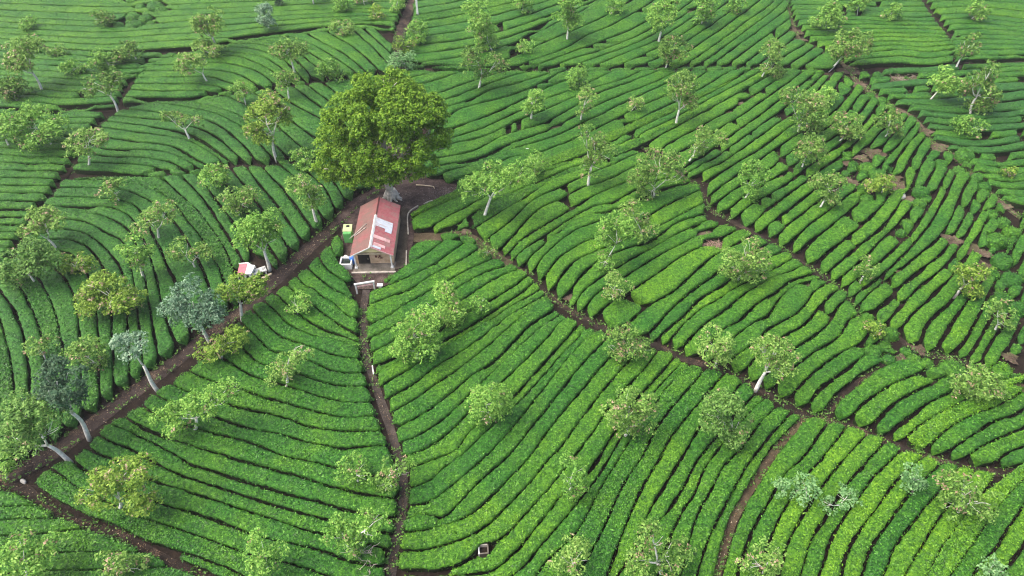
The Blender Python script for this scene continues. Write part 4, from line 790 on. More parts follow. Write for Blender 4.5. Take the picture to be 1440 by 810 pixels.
def crown_arrays(lobes, rng, dist, pods, rc, cover, leaf, sub=True, kb=None, rb=(0.34, 0.52), fb=(0.45, 0.78)):
    """lobes: (centre, rx, ry, rz). Leaf clumps through the outer half of every lobe, each a spray of leaves."""
    Vs, mi = [], []
    allc = []
    for c, rx, ry, rz in lobes:
        R = (rx*ry*rz)**(1/3)
        if sub and R > 0.5:                    # ragged outline: each lobe is a handful of boughs
            k = kb or int(np.clip(7+R*3.5, 7, 15)); bl = []
            for _ in range(k):
                d = rng.normal(0, 1, 3); d /= np.linalg.norm(d); d[2] = d[2]*0.85+0.12
                f = rng.uniform(*fb); bl.append((c+d*np.array([rx, ry, rz])*f, R*rng.uniform(*rb)))
        else: bl = [(c, R)]
        for bc, br in bl:
            nc = max(3, int(cover*4*math.pi*br*br/(math.pi*rc*rc)))
            d = rng.normal(0, 1, (nc, 3)); d /= np.linalg.norm(d, axis=1)[:, None]; d[:, 2] = np.where(d[:, 2] < -0.35, -d[:, 2]*0.6, d[:, 2])
            rad = br*rng.uniform(0.72, 1.05, nc)[:, None]*(np.array([[rx, ry, rz]])/R if not sub else 1.0)
            cc = bc+d*rad; allc.append(np.c_[cc, d, np.full(nc, rng.random())])
    A_ = np.vstack(allc); cc, dd, bt = A_[:, :3], A_[:, 3:6], A_[:, 6]
    K = 8; n = len(cc)
    dv = rng.normal(0, 1, (n, K, 3))+dd[:, None]*0.9+np.array([0, 0, 0.5]); dv /= np.linalg.norm(dv, axis=2)[..., None]
    P = (cc[:, None]+dv*rc*rng.uniform(0.6, 1.0, (n, K, 1))*np.array([1, 1, 0.8])).reshape(-1, 3)
    LV, LQ = leaf_cards(P, (dv*0.7+np.array([0, 0, 0.5])).reshape(-1, 3), leaf, rng, 0.45)
    pc = rng.random(n) < pods*1.6*(0.35+1.2*(bt > 0.55)); m = np.repeat(pc, K) & (rng.random(n*K) < 0.62)
    return LV, LQ, m.astype(int)

def limb(mb, a, b, ra, rb, rng, n=6, sag=0.10):
    a, b = np.asarray(a), np.asarray(b); L = np.linalg.norm(b-a); pts = []; rad = []
    k1, k2 = rng.normal(0, 1, 3)*L*sag*0.6, rng.normal(0, 1, 3)*L*sag*0.4
    for i in range(n):
        t = i/(n-1); pts.append(a+(b-a)*t+k1*math.sin(math.pi*t)+k2*math.sin(2*math.pi*t)*0.5); rad.append(ra+(rb-ra)*t)
    mb.tube([tuple(p) for p in pts], rad, 7)
    return pts

SEEN = {(61,134),(79,213),(16,214),(167,159),(297,122),(267,201),(123,242),(307,80),(347,153),(381,47),(442,12),(418,111),(409,147),(523,33),(673,131),(390,228),(798,63),(925,66),(933,104),(951,182),(814,177),(746,176),(826,268),(677,312),(963,236),(1163,101),(1341,104),(1303,147),(1064,116),(1121,244),(1146,301),(1062,551),(295,482),(223,551),(126,619),(101,652),(66,511),(341,451),(84,358),(223,344),(276,387),(379,381),(450,320),(204,396)}     # feet that show below the crown
for ti, tr in enumerate(TREES):
    (bx, by), lob, ty, where = tr[:4]
    if (bx, by) not in SEEN: by = min(by, max(l[1]+l[3] for l in lob)+2)
    look = tr[4] if len(tr) > 4 else LOOK[ty]
    rng = np.random.default_rng(500+ti*17); base = un((bx, by))[0]
    dist = np.linalg.norm(base-CAMP); lobes = []
    for (cx, cy, rx, ry) in lob:
        c, s = on_plane(cx, cy, base[1]+rng.uniform(-0.35, 0.35))
        rxm, rzm = 1.12*rx/s, 1.16*ry/s/0.92
        gz = float(hgt(c[0], c[1])); lowest = 0.9 if by-cy < 26 and rx < 26 else 1.3
        c[2] = max(c[2], gz+lowest+rzm*0.35)
        lobes.append((c-base, rxm, (rxm+rzm)/2, rzm*1.0))
    root = thing('shade_tree', look+' '+where, 'tree', tuple(base), 0, None)
    mb = MB(); top = np.mean([l[0] for l in lobes], 0); hgt0 = top[2]
    r0 = float(np.clip(0.035+0.017*hgt0+0.008*len(lobes), 0.05, 0.13))
    fork = top*0.55+np.array([0, 0, 0.05*hgt0]); fork[2] = min(fork[2], 0.62*hgt0)
    st = limb(mb, np.array([0, 0, -0.12]), fork, r0*1.35, r0*0.8, rng, 7, 0.05)
    for l in lobes:
        pts = limb(mb, st[-1], l[0]+np.array([0, 0, l[3]*0.2]), r0*0.55, r0*0.15, rng, 6, 0.09)
        for _ in range(4):
            d = rng.normal(0, 1, 3); d[2] = abs(d[2])*0.5; d /= np.linalg.norm(d)
            limb(mb, pts[3], l[0]+d*np.array([l[1], l[2], l[3]])*0.75, r0*0.20, r0*0.07, rng, 5, 0.1)
    mb.build('trunk', M_BARK, root)
    leaf = 0.090*(dist/50)**0.6; rc = 0.25*(dist/50)**0.4
    cov = 1.35 if ty in 'dbgyn' else 1.1
    V, Q, mi = crown_arrays(lobes, rng, dist, PODS[ty], rc, cov, leaf, True, None, (0.26, 0.46), (0.5, 0.85))
    cr = link('crown', np_mesh('crown', V, Q, [LEAF[ty], M_POD], mi, False), root)

# ---- the great spreading tree behind the hut
rng = np.random.default_rng(99); bb = un((551, 279))[0]
root = thing('spreading_tree', 'huge dense yellow-green tree spreading over the yard behind the red roofed hut', 'tree', tuple(bb))
BL = [(540,150,64,46,0.0),(498,168,46,38,-1.0),(580,164,48,40,-0.8),(478,204,36,34,-1.2),(466,236,30,25,-1.4),(516,214,46,38,-2.4),(566,212,46,36,-2.6),(610,190,28,26,-0.6),(500,246,32,22,-2.4),(540,244,34,22,-2.8),(590,232,28,22,-2.0),(540,122,46,24,0.6),(604,160,26,26,0.6),(618,200,16,14,0.2),(484,243,26,15,-1.5),(526,246,32,14,-3.0),(570,242,28,14,-2.8),(540,170,60,50,-1.0)]
lobes = []
for cx, cy, rx, ry, dy in BL:
    c, s = on_plane(cx, cy, bb[1]+dy+0.6); lobes.append((c-bb, 0.95*rx/s, 0.95*(rx+ry)/2/s, ry/s*0.93))
V, Q, mi = crown_arrays(lobes, rng, 70, 0, 0.28, 1.7, 0.110, True, 46, (0.17, 0.23), (0.80, 0.92))
link('crown', np_mesh('crown', V, Q, [LEAF['B']], None, False), root)
mb = MB(); top = np.array([-0.3, 0.2, 2.6])
limb(mb, (0, 0, -0.1), top, 0.40, 0.34, rng, 7, 0.03); mb.build('trunk', M_BARK2, root)
for l in lobes:
    mb = MB(); limb(mb, top+np.array([0, 0, -0.15]), l[0], 0.26, 0.06, rng, 8, 0.08)
    for _ in range(3):
        d = rng.normal(0, 1, 3); d /= np.linalg.norm(d); limb(mb, l[0]*0.75+top*0.25, l[0]+d*np.array(l[1:4])*0.85, 0.07, 0.02, rng, 5)
    mb.build('branch', M_BARK2, root)
for a, ln in ((-2.5, 1.1), (-1.9, 0.95), (-1.45, 1.15), (-1.0, 1.0), (-0.5, 1.2), (0.1, 1.05), (0.9, 1.0), (2.2, 0.9), (3.4, 1.05)):
    mb = MB(); u = np.array([math.cos(a), math.sin(a), 0]); k = np.array([-u[1], u[0], 0])*rng.uniform(-0.3, 0.3)
    mb.tube([tuple(u*0.32+np.array([0, 0, 0.95])), tuple(u*0.62+np.array([0, 0, 0.42])), tuple(u*ln*0.65+k*0.4+np.array([0, 0, 0.18])), tuple(u*ln+k+np.array([0, 0, 0.05])), tuple(u*(ln+0.5)+k*2+np.array([0, 0, -0.12]))], [0.20, 0.17, 0.12, 0.08, 0.03], 7)
    mb.build('root', M_BARK2, root)
# ------------------------------------------------------------------ hut and the things round it
def corr(name, ca, cb, rust, rusty=0.5, pitch=0.16):
    m, nt, b = newmat(name)
    tc = N(nt, 'ShaderNodeTexCoord'); f = noise(nt, 0.8, 5.0, 0.65); f2 = noise(nt, 3.5, 5.0, 0.7)
    mp = N(nt, 'ShaderNodeMapping'); nt.links.new(tc.outputs['Object'], mp.inputs[0]); mp.inputs['Scale'].default_value = (0.5, 6.0, 0.5)
    f3 = noise(nt, 1.6, 4.0, 0.6, mp.outputs[0])
    c = ramp(nt, f2, [(0.3, ca), (0.7, cb)])
    w = mth(nt, 'MULTIPLY', mth(nt, 'ADD', f, mth(nt, 'MULTIPLY', f3, 0.8)), 1.0)
    c = mixc(nt, ramp(nt, w, [(1.12-rusty*0.5, (0, 0, 0)), (1.32-rusty*0.5, (0.85, 0.85, 0.85))]), c, rust)
    nt.links.new(c, b.inputs['Base Color']); rough(b, 0.6, 0.35); bump(nt, b, f2, 0.15, 0.02)
    return m
M_RED = corr('red_roof_sheet', (0.27, 0.075, 0.085), (0.40, 0.135, 0.145), (0.27, 0.16, 0.145), 0.48)
M_REDOLD = corr('faded_roof_sheet', (0.17, 0.052, 0.055), (0.27, 0.092, 0.090), (0.14, 0.092, 0.075), 0.72)
M_GALV = corr('new_roof_sheet', (0.40, 0.45, 0.52), (0.58, 0.62, 0.68), (0.42, 0.34, 0.34), 0.30)
M_PINK = corr('worn_roof_sheet', (0.55, 0.32, 0.32), (0.68, 0.44, 0.43), (0.45, 0.25, 0.24), 0.3)
M_WALL = simple('plaster', (0.42, 0.28, 0.17), (0.72, 0.54, 0.37), 1.6, 0.9)
M_GRAVEL = simple('gravel_stone', (0.09, 0.08, 0.08), (0.30, 0.28, 0.27), 9.0, 0.9, 0.2, 0)
M_DARK = simple('dark_opening', (0.012, 0.010, 0.010), (0.03, 0.026, 0.024), 3.0, 0.9)
M_YEL = simple('cream_board', (0.55, 0.45, 0.22), (0.70, 0.60, 0.34), 2.0, 0.7)
M_GREEN = simple('green_plastic', (0.10, 0.36, 0.10), (0.15, 0.48, 0.14), 1.5, 0.45, 0.5, 0.03)
M_LIME = simple('pale_lime_panel', (0.34, 0.42, 0.20), (0.46, 0.52, 0.28), 2.0, 0.6)
M_BLUE = simple('blue_plastic', (0.03, 0.12, 0.48), (0.05, 0.20, 0.62), 2.0, 0.45, 0.5, 0.03)
M_WATER = simple('dark_water', (0.012, 0.018, 0.012), (0.02, 0.03, 0.02), 2.0, 0.15, 0.5, 0.02)
M_WOOD = simple('pale_wood', (0.42, 0.33, 0.22), (0.62, 0.52, 0.38), 6.0, 0.85)
M_MAROON = simple('dark_red_board', (0.10, 0.03, 0.025), (0.16, 0.05, 0.04), 4.0, 0.8)
M_STONE = simple('pale_stone', (0.36, 0.34, 0.31), (0.58, 0.55, 0.51), 2.5, 0.9, 0.2, 0.6)
M_SACK = simple('white_sack', (0.62, 0.63, 0.62), (0.82, 0.83, 0.82), 4.0, 0.7, 0.2, 0.4)

EZ, RZ = 1.75, 2.75
FL, FR_, BL_, BR = un((492, 359.5), EZ)[0], un((552.7, 360), EZ)[0], un((506.5, 290), EZ)[0], un((563, 288.5), EZ)[0]
RF, RB = un((520.0, 349), RZ)[0], un((533, 278.5), RZ)[0]
hw = (np.linalg.norm(FR_-FL)+np.linalg.norm(BR-BL_))/4; mid = (FL+FR_)/2; mid2 = (BL_+BR)/2
org = Vector(((mid[0]+RF[0])/2, mid[1], 0)); ax = Vector(((mid2[0]+RB[0])/2-org.x, mid2[1]-org.y, 0)); ln = ax.length
rz = math.atan2(ax.y, ax.x)-math.pi/2
print('hut', hw, ln, math.degrees(rz), org)
hut = thing('tea_hut', 'low hut with faded red sheet roof and white patches, under the huge tree', 'hut', tuple(org), rz)
# local frame: x across, y towards the back, front eave at y = 0
def roof_side(name, sgn, mat, label):
    bm = bmesh.new(); nx_, ny_ = 8, 120; th = 0.03; grid = [[], []]
    for lay in (0, 1):
        for i in range(ny_+1):
            for j in range(nx_+1):
                x = sgn*(0.02+(hw-0.02)*j/nx_); z = RZ+(EZ-RZ)*j/nx_+0.022*math.sin(i*math.pi*0.66)-lay*th
                grid[lay].append(bm.verts.new((x, ln*i/ny_, z)))
    k = nx_+1
    for i in range(ny_):
        for j in range(nx_):
            for lay in (0, 1):
                q = [grid[lay][i*k+j], grid[lay][i*k+j+1], grid[lay][(i+1)*k+j+1], grid[lay][(i+1)*k+j]]
                bm.faces.new(q if lay == 0 else q[::-1])
    for i in range(ny_):
        for j in (0, nx_): bm.faces.new((grid[0][i*k+j], grid[0][(i+1)*k+j], grid[1][(i+1)*k+j], grid[1][i*k+j]))
    for j in range(nx_):
        for i in (0, ny_): bm.faces.new((grid[0][i*k+j], grid[0][i*k+j+1], grid[1][i*k+j+1], grid[1][i*k+j]))
    bmesh.ops.recalc_face_normals(bm, faces=bm.faces)
    me = bpy.data.meshes.new(name); bm.to_mesh(me); bm.free(); me.materials.append(mat)
    return tag(link(name, me, hut), label)
roof_side('roof_panel', -1, M_REDOLD, 'dull rusted red roof side')
rp = roof_side('roof_panel', 1, M_RED, 'redder roof side with white patches')
sl = (EZ-RZ)/hw
def sheet(name, x0, x1, y0, y1, mat, lift, label=None, th=0.012):
    pts = [(x0, y0, RZ+sl*abs(x0)+lift), (x1, y0, RZ+sl*abs(x1)+lift), (x1, y1, RZ+sl*abs(x1)+lift), (x0, y1, RZ+sl*abs(x0)+lift)]
    o = MB().prism(pts, (0, 0, th)).build(name, mat, hut)
    return tag(o, label) if label else o
L_ = ln
sheet('roof_patch', 0.12, hw*0.80, L_*0.42, L_*0.575, M_GALV, 0.032, 'pale blue-white roof patch')
sheet('roof_patch', hw*0.50, hw*0.79, L_*0.365, L_*0.42, M_GALV, 0.034, 'small white roof patch')
sheet('roof_patch', 0.12, hw*0.78, L_*0.185, L_*0.245, M_PINK, 0.032, 'faded pink roof strip')
sheet('roof_patch', hw*0.12, hw*0.62, L_*0.055, L_*0.105, M_PINK, 0.032, 'narrow pink roof strip at the front')
sheet('roof_patch', hw*0.10, hw*0.45, L_*0.01, L_*0.05, M_GALV, 0.036, 'white loose sheet at the front')
MB().prism([(-0.13, 0, RZ-0.075), (0, 0, RZ+0.055), (0.13, 0, RZ-0.075), (0.13, 0, RZ-0.055), (0, 0, RZ+0.085), (-0.13, 0, RZ-0.055)], (0, L_*0.62, 0)).build('ridge_cap', M_WHITE, hut)
MB().prism([(-0.12, L_*0.62, RZ-0.075), (0, L_*0.62, RZ+0.05), (0.12, L_*0.62, RZ-0.075), (0.12, L_*0.62, RZ-0.058), (0, L_*0.62, RZ+0.075), (-0.12, L_*0.62, RZ-0.058)], (0, L_*0.38, 0)).build('ridge_cap', M_REDOLD, hut)
wx, py = hw-0.22, 0.80; wz = EZ+(RZ-EZ)*(1-wx/hw)-0.05
MB().box((-wx, (py+L_-0.25)/2, wz/2), (0.12, L_-0.25-py, wz)).build('wall', M_WALL, hut)
MB().box((wx, (py+L_-0.25)/2, wz/2), (0.12, L_-0.25-py, wz)).build('wall', M_WALL, hut)
for y in (py, L_-0.25):
    MB().prism([(-wx+0.06, y, 0), (wx-0.06, y, 0), (wx-0.06, y, wz), (0, y, RZ-0.09), (-wx+0.06, y, wz)], (0, 0.12, 0)).build('wall', M_WALL, hut)
dr = MB().box((-wx*0.55, py-0.012, 0.74), (1.0, 0.05, 1.46)).build('door', M_DARK, hut)
MB().box((-wx*0.52+0.30, py-0.05, 0.75), (0.04, 0.03, 0.14)).build('handle', M_WOOD, dr)
for (x, z, w_, h_) in ((0.18, 0.98, 0.16, 0.22), (0.50, 1.02, 0.14, 0.16), (0.62, 0.80, 0.20, 0.10), (0.40, 0.86, 0.08, 0.14)):
    MB().box((x, py-0.02, z), (w_, 0.03, h_)).build('wall_plaque', M_MAROON, hut)
for s in (-1, 1):
    MB().box((s*(hw-0.30), 0.22, EZ/2), (0.11, 0.11, EZ+0.1)).box((s*(hw-0.30), 0.22, 0.16), (0.24, 0.24, 0.30), None, 0.02).build('porch_post', M_WHITE, hut)
    # white barge board along each front roof edge
    a = Vector((0, -0.03, RZ-0.02)); b = Vector((s*hw, -0.03, EZ-0.02))
    MB().prism([a+Vector((0, 0, 0.03)), b+Vector((0, 0, 0.03)), b-Vector((0, 0, 0.08)), a-Vector((0, 0, 0.08))], (0, 0.025, 0)).build('barge_board', M_WHITE if s < 0 else M_PINK, hut)
MB().prism([(-hw*0.62, 0.10, EZ+0.28), (hw*0.55, 0.10, EZ+0.33), (0, 0.10, RZ-0.12)], (0, 0.05, 0)).build('gable_board', M_YEL, hut)
MB().box((0, 0.22, EZ+0.05), (2*hw-0.5, 0.10, 0.12)).build('porch_beam', M_WOOD, hut)
MB().box((0, py/2-0.05, 0.10), (2*hw-0.1, py+0.45, 0.20)).build('porch_floor', M_CONC, hut)
MB().box((0, -0.37, 0.115), (2*hw+0.1, 0.16, 0.23)).build('step_edge', M_KERB, hut)
MB().box((0.05, -0.63, 0.06), (2*hw-0.4, 0.36, 0.12)).build('step', M_CONC, hut)

# concrete strip and kerbs on the right of the hut
cw = un([(566,292),(577,296),(574,328),(571,376),(556,380),(561,330)], 0.1); patch('earth_path', cw, soil('earth_path', (0.030, 0.024, 0.018), (0.060, 0.049, 0.038), (0.105, 0.088, 0.068), 1.4)[0], 0.20)
def kerb(label, pts, w=0.10, h=0.18):
    W = un(catmull(pts, 6), 0.25); c = W[0].copy(); mb = MB()
    for a, b in zip(W[:-1], W[1:]):
        d = Vector(b-a); d.z = 0; n_ = Vector((-d.y, d.x, 0)).normalized()*w*0.5; a_, b_ = Vector(a-c), Vector(b-c); a_.z = b_.z = 0
        mb.prism([a_-n_, a_+n_, b_+n_*0.98, b_-n_*0.98], (0, 0, h))
    o = mb.build('kerb', M_KERB, None); o.location = (c[0], c[1], float(hgt(c[0], c[1]))+0.10); tag(o, label, 'kerb')
kerb('pale curved concrete kerb between the yard and the tea, right of the hut', [(574,329),(574,300),(580,294),(588,289)])
kerb('short straight white kerb beside the earth strip, lower right of the hut', [(571,374),(571.5,352)])
kerb('small broken pale kerb at the upper edge of the tea by the yard', [(596,286),(602,283),(608,281)], 0.11, 0.12)
W = un([(585,260),(594,260.6),(604,261.5),(610,262.5),(611,265.5)], 0.2); c = Vector(W[0])
o = MB().tube([Vector(p)-c for p in W[:4]], [0.055, 0.06, 0.06, 0.05], 8).tube([Vector(W[3])-c, Vector(W[4])-c], [0.05, 0.035], 6).build('log', M_WOOD); o.location = c
tag(o, 'long pale bent pole lying on the dark yard right of the huge tree', 'log')

# white gate frame over the head of the footpath
a, b = un((502.5, 413))[0], un((527.3, 409))[0]; d = Vector(b-a); gw = d.length; gz = 1.02
gate = thing('gate_frame', 'white gate frame of two posts and two bars over the footpath head', 'gate', tuple((a+b)/2), math.atan2(d.y, d.x))
for s in (-1, 1): MB().box((s*gw/2, 0, gz/2), (0.13, 0.13, gz), None, 0.012).build('post', M_WHITE, gate)
MB().box((0, 0, gz+0.06), (gw+0.22, 0.15, 0.12), None, 0.012).build('top_bar', M_WHITE, gate)
MB().box((0, 0, gz-0.24), (gw-0.14, 0.06, 0.08)).build('lower_bar', M_PINK, gate)
p = un((535.5, 408))[0]; o = thing('pedestal', 'small white pedestal with flat top beside the white gate frame', 'pedestal', tuple(p))
MB().box((0, 0, 0.28), (0.22, 0.22, 0.56), None, 0.015).build('shaft', M_WHITE, o); MB().box((0, 0, 0.60), (0.48, 0.34, 0.08), None, 0.015).build('top_slab', M_WHITE, o)

# green cabin left of the hut
p = un((490.5, 344))[0]; cab = thing('green_cabin', 'small bright green cabin with pale lime roof left of the hut', 'cabin', tuple(p), rz)
MB().box((0, 0.55, 0.62), (0.72, 0.95, 1.24), None, 0.03).build('body', M_GREEN, cab)
MB().prism([(-0.40, 0.30, 1.245), (0.40, 0.30, 1.245), (0.40, 1.12, 1.42), (-0.40, 1.12, 1.42)], (0, 0, 0.05)).build('roof', M_LIME, cab)
MB().box((0.02, 0.88, 1.425), (0.26, 0.22, 0.08)).build('hatch', M_DARK, cab)
MB().box((0, 0.065, 0.70), (0.44, 0.03, 0.95), None, 0.01).build('door', M_GREEN, cab)
Mh = hut.matrix_basis
def on_roof(x, y, lift): return Vector((x, y, RZ+sl*abs(x)+lift))
from mathutils import Matrix
Mh = Matrix.Translation(Vector(org)) @ Matrix.Rotation(rz, 4, 'Z')
for k, (y0, y1, ex) in enumerate(((L_*0.33, L_*0.475, 0.35), (L_*0.36, L_*0.40, 0.0))):
    A0 = Mh @ on_roof(-hw-ex if ex else -hw*0.97, y0, 0.075); A0.z += 0.0 if not ex else 0.32*ex; B0 = Mh @ on_roof(-hw*0.42, y1+0.25, 0.075)
    o = MB().tube([(0, 0, 0), (B0-A0)*0.5, B0-A0], [0.035, 0.035, 0.03], 8).build('pole', M_KERB); o.location = A0
    tag(o, ['longer thin white pole lying on the rusted roof side, reaching the green cabin', 'shorter thin white pole lying across the rusted roof side'][k], 'pole')

# white rimmed tank with blue drum and bucket
p = un((488.5, 375))[0]; tk = thing('water_tank', 'square white rimmed tank of dark water at the front left of the hut', 'tank', tuple(p), rz)
for (x, y, dx, dy) in ((-0.46, 0, 0.10, 1.02), (0.46, 0, 0.10, 1.02), (0, -0.46, 0.82, 0.10), (0, 0.46, 0.82, 0.10)):
    MB().box((x, y, 0.36), (dx, dy, 0.72), None, 0.01).build('tank_wall', M_WHITE, tk)
MB().box((0, 0, 0.26), (0.82, 0.82, 0.5)).build('water', M_WATER, tk)
def lathe(mb, prof, n=18):
    rings = [[mb.bm.verts.new((r*math.cos(2*math.pi*k/n), r*math.sin(2*math.pi*k/n), z)) for k in range(n)] for r, z in prof]
    for i in range(len(rings)-1):
        for k in range(n):
            f = mb.bm.faces.new((rings[i][k], rings[i][(k+1) % n], rings[i+1][(k+1) % n], rings[i+1][k])); f.smooth = True
    mb.bm.faces.new(rings[0][::-1]); mb.bm.faces.new(rings[-1]); return mb
p = un((497.5, 371))[0]; o = thing('drum', 'bright blue plastic drum between the white tank and the hut porch', 'drum', tuple(p))
lathe(MB(), [(0.24, 0.0), (0.27, 0.03), (0.27, 0.28), (0.285, 0.30), (0.27, 0.32), (0.27, 0.58), (0.285, 0.60), (0.27, 0.62), (0.26, 0.80), (0.22, 0.86)]).build('body', M_BLUE, o)
lathe(MB(), [(0.225, 0.862), (0.225, 0.90), (0.20, 0.92), (0.06, 0.92)]).build('lid', M_BLUE, o)
p = un((487, 365))[0]; o = thing('bucket', 'small white bucket behind the white rimmed tank', 'bucket', tuple(p))
lathe(MB(), [(0.13, 0.0), (0.17, 0.34), (0.185, 0.36), (0.185, 0.39), (0.165, 0.39), (0.125, 0.06), (0.02, 0.05)]).build('body', M_WHITE, o)
MB().tube([(0.175*math.cos(t), 0.03, 0.37+0.16*math.sin(t)) for t in [math.pi*k/8 for k in range(9)]], 0.012, 5).build('handle', M_DARK, o)

# little red-roofed kiosk by the track, with a pale slab beside it
a, b = un((340, 389))[0], un((359, 391))[0]; p = (a+b)/2; kz = math.radians(-8)
kio = thing('kiosk', 'tiny white kiosk with a pinkish red lean-to roof beside the dirt track', 'kiosk', tuple(p), kz)
MB().box((0.25, 0, 0.42), (0.62, 0.85, 0.84), None, 0.01).build('body', M_WHITE, kio)
MB().box((0.28, -0.43, 0.40), (0.24, 0.03, 0.56)).build('doorway', M_DARK, kio)
MB().prism([(-0.66, -0.5, 0.55), (0.12, -0.5, 0.80), (-0.02, 0.55, 1.10), (-0.80, 0.55, 0.88)], (0, 0, 0.04)).build('roof', corr('kiosk_roof', (0.36, 0.09, 0.12), (0.48, 0.16, 0.19), (0.50, 0.2, 0.2), 0.1), kio)
MB().tube([(-0.82, 0.58, 0.95), (0.0, 0.58, 1.16), (0.75, 0.35, 0.92)], 0.06, 6).build('roof_trim', M_WHITE, kio)
MB().prism([(0.14, -0.48, 0.82), (0.66, -0.48, 0.86), (0.66, 0.5, 0.98), (0.02, 0.5, 1.12)], (0, 0, 0.04)).build('roof', M_WHITE, kio)
p = un((366, 387))[0]; sb = thing('slab_table', 'pale spotted slab on short legs right of the tiny kiosk', 'table', tuple(p), math.radians(30))
MB().box((0, 0, 0.52), (1.25, 0.66, 0.10), None, 0.02).build('top', simple('spotted_slab', (0.12, 0.12, 0.115), (0.60, 0.60, 0.57), 4.5, 0.8, 0.3, 0.1, 2.0, 0.36, 0.44), sb)
for sx_ in (-0.5, 0.5):
    MB().box((sx_, 0, 0.235), (0.12, 0.5, 0.47)).build('leg', M_WHITE, sb)
p = un((375.5, 389.5))[0]; o = MB().box((0, 0, 0.09), (0.9, 0.22, 0.14), None, 0.02).build('plank', M_WOOD); o.location = p; o.rotation_euler = (0, 0, math.radians(42))
tag(o, 'short pale plank lying on the track verge right of the kiosk slab', 'plank')

# other small things
p = un((588, 27))[0]; o = thing('white_post', 'tall square white post on the right verge of the track, top edge', 'post', tuple(p))
MB().box((0, 0, 2.6), (0.26, 0.26, 5.2), None, 0.02).build('shaft', M_WHITE, o); MB().box((0, 0, 5.25), (0.40, 0.40, 0.10), None, 0.02).build('cap', M_WHITE, o)
p = un((680, 777), 0.0)[0]; bx = thing('concrete_box', 'small open concrete box sunk between tea rows in the lower centre', 'box', tuple(p), math.radians(4))
for n_, (x, y, dx, dy, m_) in enumerate(((-0.27, 0, 0.07, 0.60, M_WHITE), (0.27, 0, 0.06, 0.60, M_CONC), (0, 0.265, 0.47, 0.07, M_KERB), (0, -0.265, 0.47, 0.06, M_CONC))):
    MB().box((x, y, 0.24), (dx, dy, 0.50)).build('side', m_, bx)
MB().box((0, 0, 0.10), (0.46, 0.46, 0.2)).build('floor', M_SOIL, bx)
def lump(name, p, r, mat, seed, label, cat, sq=(1, 1, 0.7)):
    rng = np.random.default_rng(seed); bm = bmesh.new(); bmesh.ops.create_icosphere(bm, subdivisions=3, radius=r)
    V = np.array([v.co[:] for v in bm.verts]); k = 1+0.22*vnoise(V+seed, 1.6/r)+0.10*vnoise(V+seed, 3.5/r)
    for v, kk in zip(bm.verts, k): v.co = Vector((v.co.x*kk*sq[0], v.co.y*kk*sq[1], max(v.co.z*kk*sq[2], -r*0.3)))
    for f in bm.faces: f.smooth = True
    me = bpy.data.meshes.new(name); bm.to_mesh(me); bm.free(); me.materials.append(mat)
    o = link(name, me); o.location = p; o.rotation_euler = (0, 0, rng.uniform(0, 3)); tag(o, label, cat); return o
q = un((741, 210), 0.72)[0]; lump('sack', q, 0.2, M_SACK, 3, 'small white sack lying on a tea hedge right of the big tree', 'sack', (1.4, 0.6, 0.6))
q = un((969, 349), 0.15)[0]; lump('sack', q, 0.34, M_SACK, 5, 'greyish white sack left of the heap of dry brush', 'sack', (1.3, 0.8, 0.7))
q = un((1265, 275), 0.25)[0]; lump('rock', q, 0.62, M_STONE, 8, 'pale grey rock on the bare soil below the golden bush', 'rock', (1.2, 0.9, 0.5))
q = un((33, 677), 0.12)[0]; lump('rock', q, 0.18, M_STONE, 9, 'small white stone at the track junction by the left edge', 'rock', (1.5, 0.7, 0.7))
q = un((46, 712), 0.10)[0]; lump('rock', q, 0.09, M_STONE, 12, 'white pebble on the side track in the lower left', 'rock')
W = un([(523.5, 514), (525.3, 527)], 0.12); d = Vector(W[1]-W[0]); o = MB().box((0, 0, 0), (d.length, 0.08, 0.10)).build('strip_board', M_WHITE); o.location = (W[0]+W[1])/2; o.rotation_euler = (0, 0, math.atan2(d.y, d.x))
tag(o, 'thin white board along the right side of the footpath', 'board')
def brush(label, px, py_, r, n, seed, name, h, mat):
    rng = np.random.default_rng(seed); p = un((px, py_))[0]; mb = MB()
    for _ in range(n):
        a = rng.uniform(0, 2*math.pi); s0 = np.array([rng.normal(0, r*0.3), rng.normal(0, r*0.3), rng.uniform(0.0, 0.15)]); L = rng.uniform(0.5, 1.1)*r
        e_ = s0+np.array([math.cos(a)*L, math.sin(a)*L, rng.uniform(0.2, 1.0)*h]); pts = limb(mb, s0, e_, 0.030, 0.010, rng, 5, 0.12)
        for _2 in range(3):
            t = pts[rng.integers(2, 5)]; limb(mb, t, t+np.array([rng.normal(0, 0.3)*r, rng.normal(0, 0.3)*r, rng.uniform(0.05, 0.4)*h]), 0.014, 0.006, rng, 4, 0.1)
    o = mb.build(name, mat); o.location = p; tag(o, label, 'brush' if name == 'brush_heap' else 'shrub')
brush('leafless pale grey dead shrub left of the lower footpath', 515, 790, 0.85, 26, 4, 'dead_shrub', 1.5, M_TWIG)
brush('pinkish heap of dry brush on the bare patch in the right field', 1006, 351, 1.3, 46, 5, 'brush_heap', 0.5, simple('dry_brush', (0.26, 0.15, 0.13), (0.46, 0.31, 0.27), 5.0, 0.9))
brush('greyish dry brush heap on bare soil beyond the gully', 1270, 115, 1.5, 40, 6, 'brush_heap', 0.5, simple('grey_brush', (0.22, 0.17, 0.13), (0.42, 0.35, 0.28), 5.0, 0.9))
M_LITTER = simple('dry_leaf', (0.09, 0.055, 0.03), (0.20, 0.13, 0.075), 8.0, 0.9, 0.2, 0)
